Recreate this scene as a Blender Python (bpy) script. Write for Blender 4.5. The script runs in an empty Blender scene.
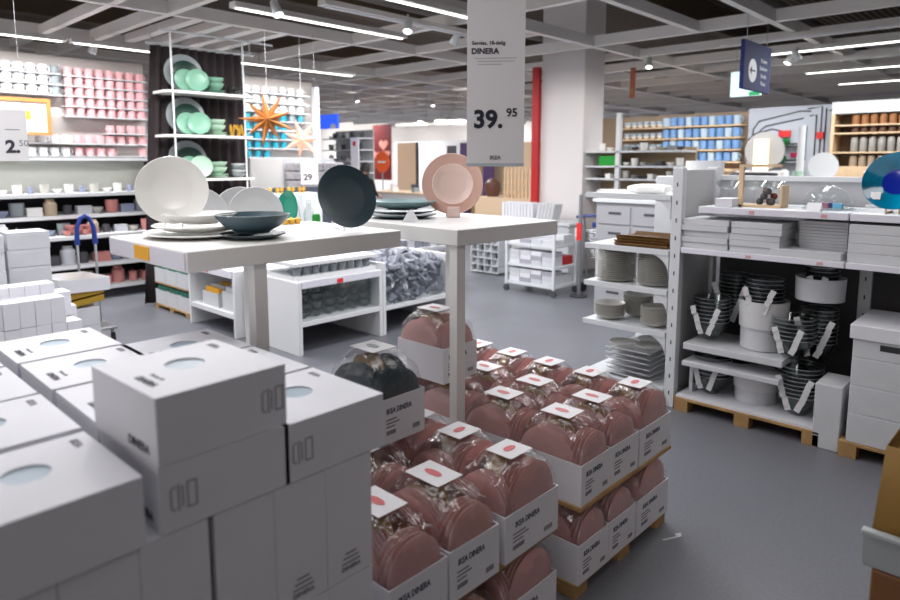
import bpy, bmesh, math, random
from mathutils import Matrix, Vector, Euler
random.seed(7)
PI = math.pi
C = bpy.context.scene.collection
ORD = ['first','second','third','fourth','fifth','sixth','seventh','eighth','ninth','tenth','eleventh','twelfth','thirteenth','fourteenth','fifteenth','sixteenth','seventeenth','eighteenth','nineteenth','twentieth']

# ------------------------------------------------------------------ materials
MATS = {}
def mat(name, col, rough=.5, metal=0., var=0., scale=20., bump=0., emit=0., ior=1.45, coat=0.):
    if name in MATS: return MATS[name]
    m = bpy.data.materials.new(name); m.use_nodes = True
    nt = m.node_tree; b = nt.nodes['Principled BSDF']
    b.inputs['Base Color'].default_value = (*col, 1); b.inputs['Roughness'].default_value = rough
    b.inputs['Metallic'].default_value = metal; b.inputs['IOR'].default_value = ior
    if coat: b.inputs['Coat Weight'].default_value = coat
    if emit:
        b.inputs['Emission Color'].default_value = (*col, 1); b.inputs['Emission Strength'].default_value = emit
    if var or bump:
        tc = nt.nodes.new('ShaderNodeTexCoord'); n = nt.nodes.new('ShaderNodeTexNoise')
        n.inputs['Scale'].default_value = scale; n.inputs['Detail'].default_value = 4
        nt.links.new(tc.outputs['Object'], n.inputs['Vector'])
        if var:
            r = nt.nodes.new('ShaderNodeValToRGB')
            r.color_ramp.elements[0].position = .3; r.color_ramp.elements[1].position = .7
            r.color_ramp.elements[0].color = (*[c*(1-var) for c in col], 1)
            r.color_ramp.elements[1].color = (*[min(1, c*(1+var*.6)) for c in col], 1)
            nt.links.new(n.outputs['Fac'], r.inputs['Fac']); nt.links.new(r.outputs['Color'], b.inputs['Base Color'])
        if bump:
            bp = nt.nodes.new('ShaderNodeBump'); bp.inputs['Strength'].default_value = bump; bp.inputs['Distance'].default_value = .01
            nt.links.new(n.outputs['Fac'], bp.inputs['Height']); nt.links.new(bp.outputs['Normal'], b.inputs['Normal'])
    MATS[name] = m
    return m
def film_mat(name, tint, gloss, bump, rough=.08, scale=30.):
    m = bpy.data.materials.new(name); m.use_nodes = True; nt = m.node_tree; nt.nodes.clear()
    out = nt.nodes.new('ShaderNodeOutputMaterial'); mx = nt.nodes.new('ShaderNodeMixShader')
    t = nt.nodes.new('ShaderNodeBsdfTransparent'); t.inputs['Color'].default_value = (*tint, 1)
    g = nt.nodes.new('ShaderNodeBsdfGlossy'); g.inputs['Roughness'].default_value = rough
    fr = nt.nodes.new('ShaderNodeLayerWeight'); fr.inputs['Blend'].default_value = .5
    pw = nt.nodes.new('ShaderNodeMath'); pw.operation = 'POWER'; pw.inputs[1].default_value = 3.5; nt.links.new(fr.outputs['Facing'], pw.inputs[0])
    ad = nt.nodes.new('ShaderNodeMath'); ad.operation = 'MULTIPLY_ADD'; ad.inputs[1].default_value = .47; ad.inputs[2].default_value = gloss; ad.use_clamp = True
    nt.links.new(pw.outputs[0], ad.inputs[0]); nt.links.new(ad.outputs[0], mx.inputs[0])
    nt.links.new(t.outputs[0], mx.inputs[1]); nt.links.new(g.outputs[0], mx.inputs[2]); nt.links.new(mx.outputs[0], out.inputs[0])
    if bump:
        tc = nt.nodes.new('ShaderNodeTexCoord'); n = nt.nodes.new('ShaderNodeTexNoise')
        n.inputs['Scale'].default_value = scale; n.inputs['Detail'].default_value = 3; n.inputs['Distortion'].default_value = 1.5
        nt.links.new(tc.outputs['Object'], n.inputs['Vector'])
        bp = nt.nodes.new('ShaderNodeBump'); bp.inputs['Strength'].default_value = bump; bp.inputs['Distance'].default_value = .02
        nt.links.new(n.outputs['Fac'], bp.inputs['Height'])
        nt.links.new(bp.outputs['Normal'], g.inputs['Normal']); nt.links.new(bp.outputs['Normal'], fr.inputs['Normal'])
    MATS[name] = m; return m

WHITE = mat('white_lacquer', (.74,.75,.76), .45)
TABLEW = mat('white_table_laminate', (.80,.79,.77), .4)
METALW = mat('white_powder_metal', (.66,.68,.70), .45)
BEAM = mat('ceiling_beam_paint', (.80,.78,.76), .45)
CARD = mat('white_carton', (.72,.72,.76), .6, var=.03, scale=6)
CARDG = mat('grey_white_carton', (.60,.61,.63), .65, var=.05, scale=8)
CARDIN = mat('carton_inner', (.55,.52,.5), .8)
INK = mat('dark_print', (.045,.045,.06), .7)
INKG = mat('grey_print', (.22,.21,.24), .7)
PINK = mat('dusty_pink_stoneware', (.56,.31,.29), .42, var=.04, scale=5)
PINKL = mat('pale_pink_stoneware', (.72,.48,.40), .4)
PINKLL = mat('light_pink_stoneware', (.78,.58,.51), .4)
TEAL = mat('dark_teal_stoneware', (.035,.062,.075), .38)
TEALM = mat('grey_teal_stoneware', (.06,.105,.125), .4)
TEALL = mat('light_teal_stoneware', (.22,.33,.34), .4)
PORC = mat('white_porcelain', (.82,.81,.78), .25)
PORCG = mat('grey_white_porcelain', (.62,.63,.64), .3)
CREAM = mat('cream_porcelain', (.50,.485,.44), .35)
GREEN = mat('mint_green_porcelain', (.18,.38,.27), .3)
GREENL = mat('pale_mint_porcelain', (.38,.56,.42), .3)
BROWN = mat('brown_cardboard', (.34,.21,.09), .8, var=.15)
WOOD = mat('pine_pallet_wood', (.42,.25,.10), .7, var=.25, scale=9)
WOODL = mat('pale_birch', (.68,.49,.30), .55, var=.08)
TRAY = mat('brown_woven_tray', (.22,.11,.03), .5, var=.3, scale=60)
STEEL = mat('brushed_steel', (.45,.46,.48), .3, 1.)
DARKM = mat('dark_metal', (.03,.03,.035), .45)
BLACK = mat('black_fabric', (.012,.011,.013), .9)
BLUEP = mat('blue_plastic', (.01,.035,.22), .35)
RED = mat('red_paint', (.42,.01,.015), .5)
REDB = mat('bright_red', (.75,.03,.03), .5)
YELL = mat('yellow_label', (.85,.42,.03), .6)
ORNG = mat('orange_sign', (.85,.12,.02), .6)
GOLD = mat('gold_brass', (.65,.38,.06), .3, .8)
PINKM = mat('pink_mug_glaze', (.78,.40,.41), .35)
TEALMUG = mat('teal_mug_glaze', (.02,.27,.36), .35)
WHITEMUG = mat('white_mug_glaze', (.82,.82,.82), .3)
GREYMUG = mat('grey_mug_glaze', (.24,.27,.28), .4)
BLUEMUG = mat('light_blue_mug_glaze', (.17,.33,.60), .4)
KHAKI = mat('yellow_board', (.40,.24,.02), .6)
DRK = mat('dark_grey_item', (.06,.06,.07), .6)
GREYI = mat('grey_package', (.26,.27,.32), .5, var=.4, scale=14)
BEIGE = mat('beige_panel', (.62,.46,.31), .6)
PAPERTAN = mat('brown_paper_bag', (.23,.125,.025), .8, var=.1, bump=.3, scale=12)
BLUEGL = mat('blue_glazed_glass', (.0,.19,.34), .12, var=.75, scale=5, coat=.5)
BLUEGD = mat('deep_blue_glaze', (.005,.02,.30), .15, coat=.5)
SHADE = mat('orange_paper', (.50,.19,.045), .7)
FILM = film_mat('clear_plastic_film', (.99,.985,.985), .10, .35, .09, 26.)
GLASS = film_mat('clear_glass', (.95,.965,.965), .05, 0, .03)
GLASSD = film_mat('smoked_glass', (.78,.81,.80), .07, 0, .05)
NAVY = mat('navy_sign', (.006,.018,.11), .75)
GOODSW = mat('pale_package', (.55,.56,.6), .6)
HOLE = mat('blue_grey_plate_in_box', (.36,.45,.52), .45)

def emat(name, col, s):
    m = bpy.data.materials.new(name); m.use_nodes = True; b = m.node_tree.nodes['Principled BSDF']
    b.inputs['Base Color'].default_value = (*col, 1)
    b.inputs['Emission Color'].default_value = (*col, 1); b.inputs['Emission Strength'].default_value = s
    return m
LAMP = emat('lamp_diffuser', (1, .97, .93), 2.2)
STARW = emat('lit_paper_star', (.85, .45, .32), .32)
BACKLIT = emat('backlit_sign', (.62, .80, .84), .55)
LITB = emat('backlit_blue', (.02, .08, .65), .6)

# ------------------------------------------------------------------ mesh builder
class MB:
    def __init__(s): s.v = []; s.f = []; s.mi = []; s.T = Matrix.Identity(4); s.m = 0
    def add(s, vs, fs):
        n = len(s.v); s.v += [tuple(s.T @ Vector(p)) for p in vs]
        s.f += [tuple(i+n for i in f) for f in fs]; s.mi += [s.m]*len(fs); return s
    def box(s, x0, x1, y0, y1, z0, z1):
        v = [(x,y,z) for z in (z0,z1) for y in (y0,y1) for x in (x0,x1)]
        return s.add(v, [(0,2,3,1),(4,5,7,6),(0,1,5,4),(2,6,7,3),(0,4,6,2),(1,3,7,5)])
    def lathe(s, prof, n=32):
        vs = []; fs = []; idx = []
        for r, z in prof:
            if r <= 1e-6: idx.append([len(vs)]*n); vs.append((0,0,z))
            else:
                idx.append([len(vs)+k for k in range(n)])
                vs += [(r*math.cos(2*PI*k/n), r*math.sin(2*PI*k/n), z) for k in range(n)]
        for a, b in zip(idx, idx[1:]):
            for k in range(n):
                q = [a[k], a[(k+1)%n], b[(k+1)%n], b[k]]; u = []
                for i in q:
                    if i not in u: u.append(i)
                if len(u) > 2: fs.append(tuple(u))
        return s.add(vs, fs)
    def tube(s, pts, r, n=8, closed=False):
        pts = [Vector(p) for p in pts]; vs = []; fs = []; N = len(pts); up = None
        for i, p in enumerate(pts):
            if closed: t = (pts[(i+1)%N]-pts[i-1]).normalized()
            else: t = (pts[min(i+1,N-1)]-pts[max(i-1,0)]).normalized()
            if up is None:
                up = Vector((0,0,1)) if abs(t.z) < .9 else Vector((1,0,0))
            a = (up - t*up.dot(t)).normalized(); b = t.cross(a); up = a
            rr = r[i] if isinstance(r, (list,tuple)) else r
            vs += [p+(a*math.cos(2*PI*k/n)+b*math.sin(2*PI*k/n))*rr for k in range(n)]
        for i in range(N if closed else N-1):
            j = (i+1)%N
            for k in range(n): fs.append((i*n+k, i*n+(k+1)%n, j*n+(k+1)%n, j*n+k))
        if not closed: fs += [tuple(range(n))[::-1], tuple((N-1)*n+k for k in range(n))]
        return s.add([tuple(v) for v in vs], fs)
    def prism(s, poly, h0, h1, axis='z'):
        n = len(poly); vs = []
        for h in (h0, h1):
            for a, b in poly: vs.append((a,b,h) if axis=='z' else ((a,h,b) if axis=='y' else (h,a,b)))
        return s.add(vs, [tuple(range(n))[::-1], tuple(range(n,2*n))]+[(i,(i+1)%n,n+(i+1)%n,n+i) for i in range(n)])
    def mesh(s, name, mats, sharp=35):
        me = bpy.data.meshes.new(name); me.from_pydata(s.v, [], s.f); 
        for m in (mats if isinstance(mats, (list,tuple)) else [mats]): me.materials.append(m)
        for p, i in zip(me.polygons, s.mi): p.material_index = i; p.use_smooth = True
        bm = bmesh.new(); bm.from_mesh(me); bmesh.ops.recalc_face_normals(bm, faces=bm.faces); bm.to_mesh(me); bm.free()
        me.set_sharp_from_angle(angle=math.radians(sharp)); me.update(); return me
    def build(s, name, mats, parent=None, bevel=0, loc=(0,0,0), rot=(0,0,0), label=None, sharp=35):
        return put(name, s.mesh(name, mats, sharp), parent, bevel, loc, rot, label)
def put(name, me, parent=None, bevel=0, loc=(0,0,0), rot=(0,0,0), label=None):
    o = bpy.data.objects.new(name, me); C.objects.link(o); o.location = loc; o.rotation_euler = rot
    if parent: o.parent = parent
    if label: o['label'] = label
    if bevel:
        b = o.modifiers.new('b', 'BEVEL'); b.width = bevel; b.segments = 2; b.limit_method = 'ANGLE'; b.angle_limit = .8
    return o
def tag(o, label=None, cat=None, group=None, kind=None):
    if label: o['label'] = label
    if cat: o['category'] = cat
    if group: o['group'] = group
    if kind: o['kind'] = kind
    return o
def thing(name, label, cat, loc=(0,0,0), rz=0, group=None):
    o = bpy.data.objects.new(name, None); C.objects.link(o); o.empty_display_size = .05
    o.location = loc; o.rotation_euler = (0,0,rz); return tag(o, label, cat, group)
def struct(name, mb, m, label=None, bevel=0, loc=(0,0,0), cat=None):
    return tag(mb.build(name, m, None, bevel, loc), label, cat, None, 'structure')
def dup(root, loc=None, rot=None, label=None, group=None, scale=None, swap=None):
    r = root.copy(); C.objects.link(r)
    if loc is not None: r.location = loc
    if rot is not None: r.rotation_euler = rot if isinstance(rot, (tuple,list)) else (0,0,rot)
    if scale: r.scale = scale if isinstance(scale, (tuple,list)) else (scale,)*3
    if label: r['label'] = label
    if group: r['group'] = group
    for ch in root.children:
        c = ch.copy(); C.objects.link(c); c.parent = r
        for g in ch.children:
            d = g.copy(); C.objects.link(d); d.parent = c
    return r
class Maker:
    """first call returns the prototype itself moved into place, later calls copies"""
    def __init__(s, fn): s.fn = fn; s.p = None
    def __call__(s, loc, rot=0, label=None, group=None, scale=None):
        if s.p is None:
            s.p = s.fn(); o = s.p
            o.location = loc; o.rotation_euler = rot if isinstance(rot, (tuple,list)) else (0,0,rot)
            if scale: o.scale = scale if isinstance(scale, (tuple,list)) else (scale,)*3
            if label: o['label'] = label
            if group: o['group'] = group
            return o
        return dup(s.p, loc, rot, label, group, scale)
TXT = {}
def text_mesh(s, size, m, bold=0, sx=1.):
    k = (s, size, m.name, bold, sx)
    if k in TXT: return TXT[k]
    cu = bpy.data.curves.new('t', 'FONT'); cu.body = s; cu.size = size; cu.extrude = .0006; cu.offset = bold*size
    cu.resolution_u = 3
    cu.align_x = 'CENTER'; cu.align_y = 'CENTER'; cu.materials.append(m)
    o = bpy.data.objects.new('t', cu); C.objects.link(o)
    dg = bpy.context.evaluated_depsgraph_get(); me = bpy.data.meshes.new_from_object(o.evaluated_get(dg))
    if sx != 1:
        for v in me.vertices: v.co.x *= sx
    bpy.data.objects.remove(o); TXT[k] = me; return me
def text(name, s, size, m, parent, loc, rot, bold=0, sx=1.):
    return put(name, text_mesh(s, size, m, bold, sx), parent, 0, loc, rot)

# orientation of text on faces: facing -Y (reads along +X): (90,0,0); facing -X (reads along -Y): (90,0,-90)
FY = (PI/2, 0, 0); FX = (PI/2, 0, -PI/2); UPX = (0,0,0)

# ------------------------------------------------------------------ profiles
def plate_prof(D, h=.018, foot=.55, t=.004, rim=.66):
    R = D/2
    return [(0,0),(R*foot,0),(R*rim,.003),(R*.97,h-.002),(R,h),(R*.985,h+t*.6),(R*.95,h+.001),(R*rim,t+.003),(R*foot,t),(0,t)]
def bowl_prof(D, h, foot=.45, t=.005):
    R = D/2
    return [(0,0),(R*foot,0),(R*foot*1.02,.005),(R*.78,h*.4),(R*.95,h*.8),(R,h),(R-t*.6,h+.001),(R*.95-t,h*.8),(R*.78-t,h*.42),(R*foot,t+.004),(0,t+.002)]

# ================================================================== SETTING
fl = mat('grey_speckled_floor', (.155,.16,.18), .33, var=.10, scale=70)
nt = fl.node_tree; b = nt.nodes['Principled BSDF']
n2 = nt.nodes.new('ShaderNodeTexNoise'); n2.inputs['Scale'].default_value = 1.3; n2.inputs['Detail'].default_value = 5
tc2 = nt.nodes.new('ShaderNodeTexCoord'); nt.links.new(tc2.outputs['Object'], n2.inputs['Vector'])
mr = nt.nodes.new('ShaderNodeMapRange'); mr.inputs['To Min'].default_value = .26; mr.inputs['To Max'].default_value = .5
nt.links.new(n2.outputs['Fac'], mr.inputs['Value']); nt.links.new(mr.outputs['Result'], b.inputs['Roughness'])
struct('floor', MB().box(-6, 23, -8, 23, -.1, 0), fl)
roofm = mat('dark_corrugated_roof', (.075,.052,.032), .7)
nt = roofm.node_tree; b = nt.nodes['Principled BSDF']; tc = nt.nodes.new('ShaderNodeTexCoord')
wv = nt.nodes.new('ShaderNodeTexWave'); wv.bands_direction = 'Y'; wv.inputs['Scale'].default_value = 2.2; wv.inputs['Distortion'].default_value = 0
rp = nt.nodes.new('ShaderNodeValToRGB'); rp.color_ramp.elements[0].color = (.03,.02,.013,1); rp.color_ramp.elements[1].color = (.16,.115,.07,1)
nt.links.new(tc.outputs['Object'], wv.inputs['Vector']); nt.links.new(wv.outputs['Fac'], rp.inputs['Fac']); nt.links.new(rp.outputs['Color'], b.inputs['Base Color'])
bp = nt.nodes.new('ShaderNodeBump'); bp.inputs['Distance'].default_value = .05; nt.links.new(wv.outputs['Fac'], bp.inputs['Height']); nt.links.new(bp.outputs['Normal'], b.inputs['Normal'])
struct('ceiling', MB().box(-6, 23, -8, 23, 4.9, 5.0), roofm)
WALLM = mat('white_wall_paint', (.72,.71,.72), .8)
struct('wall_back', MB().box(22, 22.2, -8, 22.2, 0, 4.9), WALLM)
struct('wall_left', MB().box(-6, 22, 22, 22.2, 0, 4.9), WALLM)
struct('wall_right', MB().box(-6, 22, -8.2, -8, 0, 4.9), mat('grey_wall_paint', (.22,.21,.22), .8))
MUGW = mat('grey_beige_display_wall', (.50,.46,.43), .7)
struct('wall_mug_display', MB().box(.6, 3.62, 8.9, 9.0, 0, 2.8), MUGW)
struct('wall_mug_display_far', MB().box(4.05, 6.25, 8.9, 9.0, 0, 2.8), MUGW)
struct('column', MB().box(7.93, 8.45, 4.93, 5.64, 0, 4.9), mat('column_paint', (.70,.67,.67), .7), 'white square column beside the white trolley', .01)

# ceiling grid: every beam its own object
def beam(x0, x1, y0, y1, z0=3.0, h=.15):
    tag(MB().box(x0, x1, y0, y1, z0, z0+h*.85).build('trim_1', BEAM), None, None, None, 'structure')
XB = [.25, 2.4, 4.55, 6.65, 8.8, 11., 13.2, 15.4, 17.6]; YB = [.8, 3.0, 5.3, 7.5, 9.8, 12., 14.2, 16.4, 18.6]
for y in XB: beam(-1.5, 20.6, y-.038, y+.038)
for x in YB: beam(x-.038, x+.038, -2, 20.6, 3.003)
for x in (2.45, 6.38): beam(x-.035, x+.035, 4.6 if x > 5 else 5.0, 20.6, 3.006, .12)
for y in (3.2,): beam(5.35, 7.45, y-.04, y+.04, 3.006, .13)
for y in (10.0, 12.1, 14.3): beam(-1.5, 20.6, y-.035, y+.035, 3.006, .12)
for x in (8.7, 10.9, 13.1, 15.3): beam(x-.035, x+.035, -2, 20.6, 3.008, .12)
for x in (3.4, 3.75, 4.1, 4.45): beam(x-.06, x+.06, 6.75, 8.7, 3.04, .10)
# roof girders above
for y in (1.5, 6.0, 10.5, 15.0): tag(MB().box(-6,22,y-.1,y+.1,4.4,4.9).build('trim_2', mat('roof_girder', (.12,.09,.06), .7)), None, None, None, 'structure')
struct('trim_3', MB().tube([(-4,3.8,4.1),(20,3.8,4.1)], .14, 12), mat('duct_metal', (.16,.15,.14), .5))
struct('trim_4', MB().tube([(-4,7.8,4.0),(20,7.8,4.0)], .10, 12), MATS['duct_metal'])

# hanging light channels and spots
def strip(x0, y0, L, along, z=2.95, label='white ceiling light channel', lit=True):
    o = thing('ceiling_light', label, 'ceiling light', (x0, y0, z), 0 if along == 'x' else PI/2)
    m = MB(); m.prism([(-.06,0),(-.05,.05),(.05,.05),(.06,0)], 0, L, 'x'); m.build('housing', BEAM, o)
    if lit: MB().box(.04, L-.04, -.014, .014, -.010, 0).build('diffuser', LAMP, o)
    else: MB().box(.04, L-.04, -.03, .03, -.012, 0).build('diffuser', METALW, o)
    return o
strip(-.5, 8.15, 3.0, 'x', 2.86, 'lit ceiling light channel in front of the white mugs')
strip(2.55, 8.15, 1.5, 'x', 2.86, 'lit ceiling light channel behind the dark curtain')
strip(4.3, 8.15, 2.2, 'x', 2.86, 'lit ceiling light channel in front of the teal mugs')
strip(3.1, 5.6, 2.1, 'x', 2.93, 'lit ceiling light channel past the top of the curtain')
strip(3.6, 4.95, 2.3, 'x', 2.93, 'unlit ceiling light channel between two lit ones', False)
strip(3.7, 4.35, 1.9, 'x', 2.93, 'lit ceiling light channel nearest the hanging price sign')
for i, (x, lit) in enumerate([(8.2, 0), (9.25, 1), (10.4, 0), (11.6, 1), (13.6, 1)]):
    strip(x, -1.2, 4.4, 'y', 2.94, '%s ceiling light channel over the %s row beyond the blue sign' % ('lit' if lit else 'unlit', ORD[i]), bool(lit))
def mk_spot():
    o = thing('ceiling_spotlight', 'x', 'spotlight')
    m = MB(); m.tube([(0,0,0),(0,0,-.06)], .012); m.T = Matrix.Translation((0,0,-.12)) @ Matrix.Rotation(.5,4,'X')
    m.lathe([(0,.08),(.035,.08),(.05,-.06),(.045,-.06),(.03,-.03),(0,-.03)], 16); m.build('housing', METALW, o)
    m = MB(); m.T = Matrix.Translation((0,0,-.12)) @ Matrix.Rotation(.5,4,'X'); m.lathe([(0,-.055),(.04,-.055),(.04,-.045),(0,-.045)], 16); m.build('bulb', LAMP, o)
    return o
spot = Maker(mk_spot)
SP = [(8.54,4.3,'beside the column top'),(9.44,2.79,'behind the blue sign'),(9.18,2.63,'just past the blue sign'),(10.0,3.6,'above the backlit sign'),(3.3,5.2,'near the curtain top'),
      (4.6,4.9,'on the unlit channel'),(5.4,5.0,'on the unlit channel end'),(9.0,11.2,'over the glass shelves'),(10.6,11.0,'over the red banner'),(10.9,10.8,'beside the one over the red banner'),(13.5,13.0,'over the beige panel'),
      (2.9,8.5,'over the pink mugs'),(4.9,4.1,'behind the hanging price sign'),(12.5,9.5,'far beyond the price sign')]
for x, y, w in SP: spot((x,y,3.0), random.uniform(0,6), 'white ceiling spotlight ' + w)

# ================================================================== PLATE BOXES (foreground)
BW, BD, BH = .262, .275, .125   # x, y, z
def box_with_hole(w, d, h, r, cx, cy):
    """carton whose lid has a round window"""
    m = MB(); N = 32
    m.add([(0,0,0),(w,0,0),(w,d,0),(0,d,0),(0,0,h),(w,0,h),(w,d,h),(0,d,h)], [(0,3,2,1),(0,1,5,4),(1,2,6,5),(2,3,7,6),(3,0,4,7)])
    ring = []; outer = []; low = []
    for k in range(N):
        a = 2*PI*k/N + PI/4; c, s = math.cos(a), math.sin(a)
        ring.append((cx+r*c, cy+r*s, h)); low.append((cx+r*c, cy+r*s, h-.004))
        t = min((w-cx)/c if c > 1e-6 else (cx/-c if c < -1e-6 else 9), (d-cy)/s if s > 1e-6 else (cy/-s if s < -1e-6 else 9))
        outer.append((cx+t*c, cy+t*s, h))
    # exact corners
    for k, (px, py) in zip((0, N//4, N//2, 3*N//4), ((w,d),(0,d),(0,0),(w,0))): outer[k] = (px, py, h)
    m.add(ring+outer, [(k,(k+1)%N,N+(k+1)%N,N+k) for k in range(N)])
    m.add(ring+low, [(k,(k+1)%N,N+(k+1)%N,N+k) for k in range(N)])
    return m
def icon(m, x, z, s, y=-.0006):
    """upright outline glyph of crockery drawn with thin bars on the front face (x, z)"""
    t = s*.07
    def b(x0,x1,z0,z1): m.box(x+x0*s, x+x1*s, y, y+.0008, z+z0*s, z+z1*s)
    b(0,.07,.12,.88); b(.07,.2,.05,.12); b(.07,.2,.88,.95)
    b(.27,.34,.0,1.); b(.42,.49,.1,.9)
    b(.6,.67,0,1.); b(.67,1.,0,.07); b(.67,1.,.93,1.); b(.93,1.,.07,.93)
def mk_box(symx=.018):
    def fn():
        o = thing('dinnerware_carton', 'x', 'box')
        box_with_hole(BW, BD, BH, .038, BW/2, BD*.56).build('carton', CARD, o, .0015)
        m = MB(); m.T = Matrix.Translation((BW/2, BD*.56, BH-.0065)); m.lathe([(0,0),(.0385,0),(.0385,.0035),(.030,.0022),(0,.0015)], 32); m.build('plate_in_window', HOLE, o, label='blue grey plate showing through the round window')
        if symx:
            m = MB(); icon(m, symx, .035, .05); m.build('printed_symbol', mat('faint_print',(.33,.32,.35),.7), o)
        text('printed_name', 'DINERA', .021, INK, o, (.03, .10, BH+.0004), (0,0,-PI/2), .02)
        text('printed_name', 'Service 18', .012, INKG, o, (.055, .11, BH+.0004), (0,0,-PI/2))
        text('printed_name', 'IKEA', .02, INKG, o, (BW-.03, BD-.05, BH+.0004), (0,0,-PI/2), .02)
        text('printed_name', 'DINERA', .024, INK, o, (-.0004, .075, .022), FX, .02)
        return o
    return fn
flat = Maker(mk_box()); flat_top = Maker(mk_box(.205)); flat_plain = Maker(mk_box(0))
def mk_up():   # the same carton stood on its edge: width .125, height .277
    o = thing('upright_dinnerware_carton', 'x', 'box')
    MB().box(0, .1245, 0, .262, 0, .276).build('carton', CARD, o, .0015)
    m = MB()
    for k, w in enumerate((.05,.042,.03)): m.box(.0622-w/2, .0622+w/2, -.0008, 0, .035+k*.011, .039+k*.011)
    m.build('printed_lines', INKG, o)
    text('printed_name', 'DINERA', .015, INKG, o, (.0622, -.0004, .024), FY, .02)
    return o
upr = Maker(mk_up)
rows_y = [1.10, 1.39, 1.68, 1.97]
cols_x = [-.13, .143, .434, .684]
cn = ['outermost','first wide','middle','end']
colname = ['in the column furthest from the table leg','in the second column in from the outer edge','in the column under the lone top box','in the column beside the pink sets']
rowname = ['front row','second row','third row','back row']
for j, y in enumerate(rows_y):
    for i, x in enumerate(cols_x):
        if i == 3 and j == 3: continue
        yy = y - (.012 if (i, j) == (1, 0) else 0) + random.uniform(-.004,.004)*(j > 0)
        (flat_plain if i < 2 else flat)((x, yy, .900), random.uniform(-.012,.012) if (i,j) not in ((2,0),(3,0)) else 0,
             'white plate carton, %s, %s' % (rowname[j], colname[i]), 'flat white plate cartons on the near stack')
flat_top((.435, 1.098, 1.0255), .035, 'white plate carton lying alone on top of the near stack', 'flat white plate cartons on the near stack')
lev = [(.622, 'directly under the flat cartons'), (.344, 'second level of upright cartons'), (.066, 'bottom level on the pallet')]
for li, (z, ln) in enumerate(lev):
    for j, y in enumerate(rows_y):
        for k in range(8):
            x = -.10 + k*.1255 + (.012 if k > 4 else 0)
            if j == 3 and k > 5 : continue
            if j == 0: lab = 'upright white carton %s, front row, %s from the outer edge' % (ln, ORD[k])
            else: lab = 'upright white carton hidden behind the front row of the near stack'
            upr((x-.006, y+.002+random.uniform(0,.002), z), 0, lab, 'upright white cartons of the near stack' if j == 0 else 'hidden upright cartons')
def pallet(name, label, x0, x1, y0, y1, z0=0, H=.06, nb=3, along='x', board=None, group=None):
    o = thing(name, label, 'pallet', (x0, y0, z0), 0, group)
    w, d = x1-x0, y1-y0; t = .016
    MB().box(0, w, 0, d, H-t, H).build('deck', board or WOOD, o, .002)
    bs = .085
    for i in range(nb):
        for j in range(2 if nb < 3 else 3):
            px = (w-bs)*i/(nb-1) if along == 'x' else (w-bs)*j/2; py = (d-bs)*j/2 if along == 'x' else (d-bs)*i/(nb-1)
            MB().box(px, px+bs, py, py+bs, 0, H-t).build('block', WOOD, o, .002)
    return o
pallet('pallet', 'wooden pallet under the white plate cartons', -.11, .95, 1.10, 2.24, H=.065)

# ================================================================== BOXED SETS
def arch(a, h0, h1, n=14, p=2.4):
    out = []
    for k in range(n+1):
        t = PI*k/n; c, s = math.cos(t), math.sin(t)
        out.append((a*(abs(c)**(2/p))*(1 if c > 0 else -1), h0+(h1-h0)*(abs(s)**(2/p))))
    return out
def film_mesh(L, W, h0, h1, seed):
    """crinkled wrap over the arch of plates: rounded vault closed at the ends"""
    rnd = random.Random(seed); NX, NY = 17, 14; vs = []; fs = []
    def f(t): return (max(0., 1-abs(t)**3.2))**(1/3.2)
    for i in range(NX+1):
        u = -1+2*i/NX
        for j in range(NY+1):
            v = -1+2*j/NY
            uu = math.sin(u*PI/2); vv = math.sin(v*PI/2)
            z = h0 + (h1-h0)*f(uu)*f(vv)
            e = .0062
            vs.append((uu*L/2+rnd.uniform(-e,e)*(abs(uu)<.95), vv*W/2+rnd.uniform(-e,e)*(abs(vv)<.95), z+rnd.uniform(-e,e)*.9*(z>h0+.01)))
    for i in range(NX):
        for j in range(NY): a = i*(NY+1)+j; fs.append((a,a+1,a+NY+2,a+NY+1))
    return MB().add(vs, fs)
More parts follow.
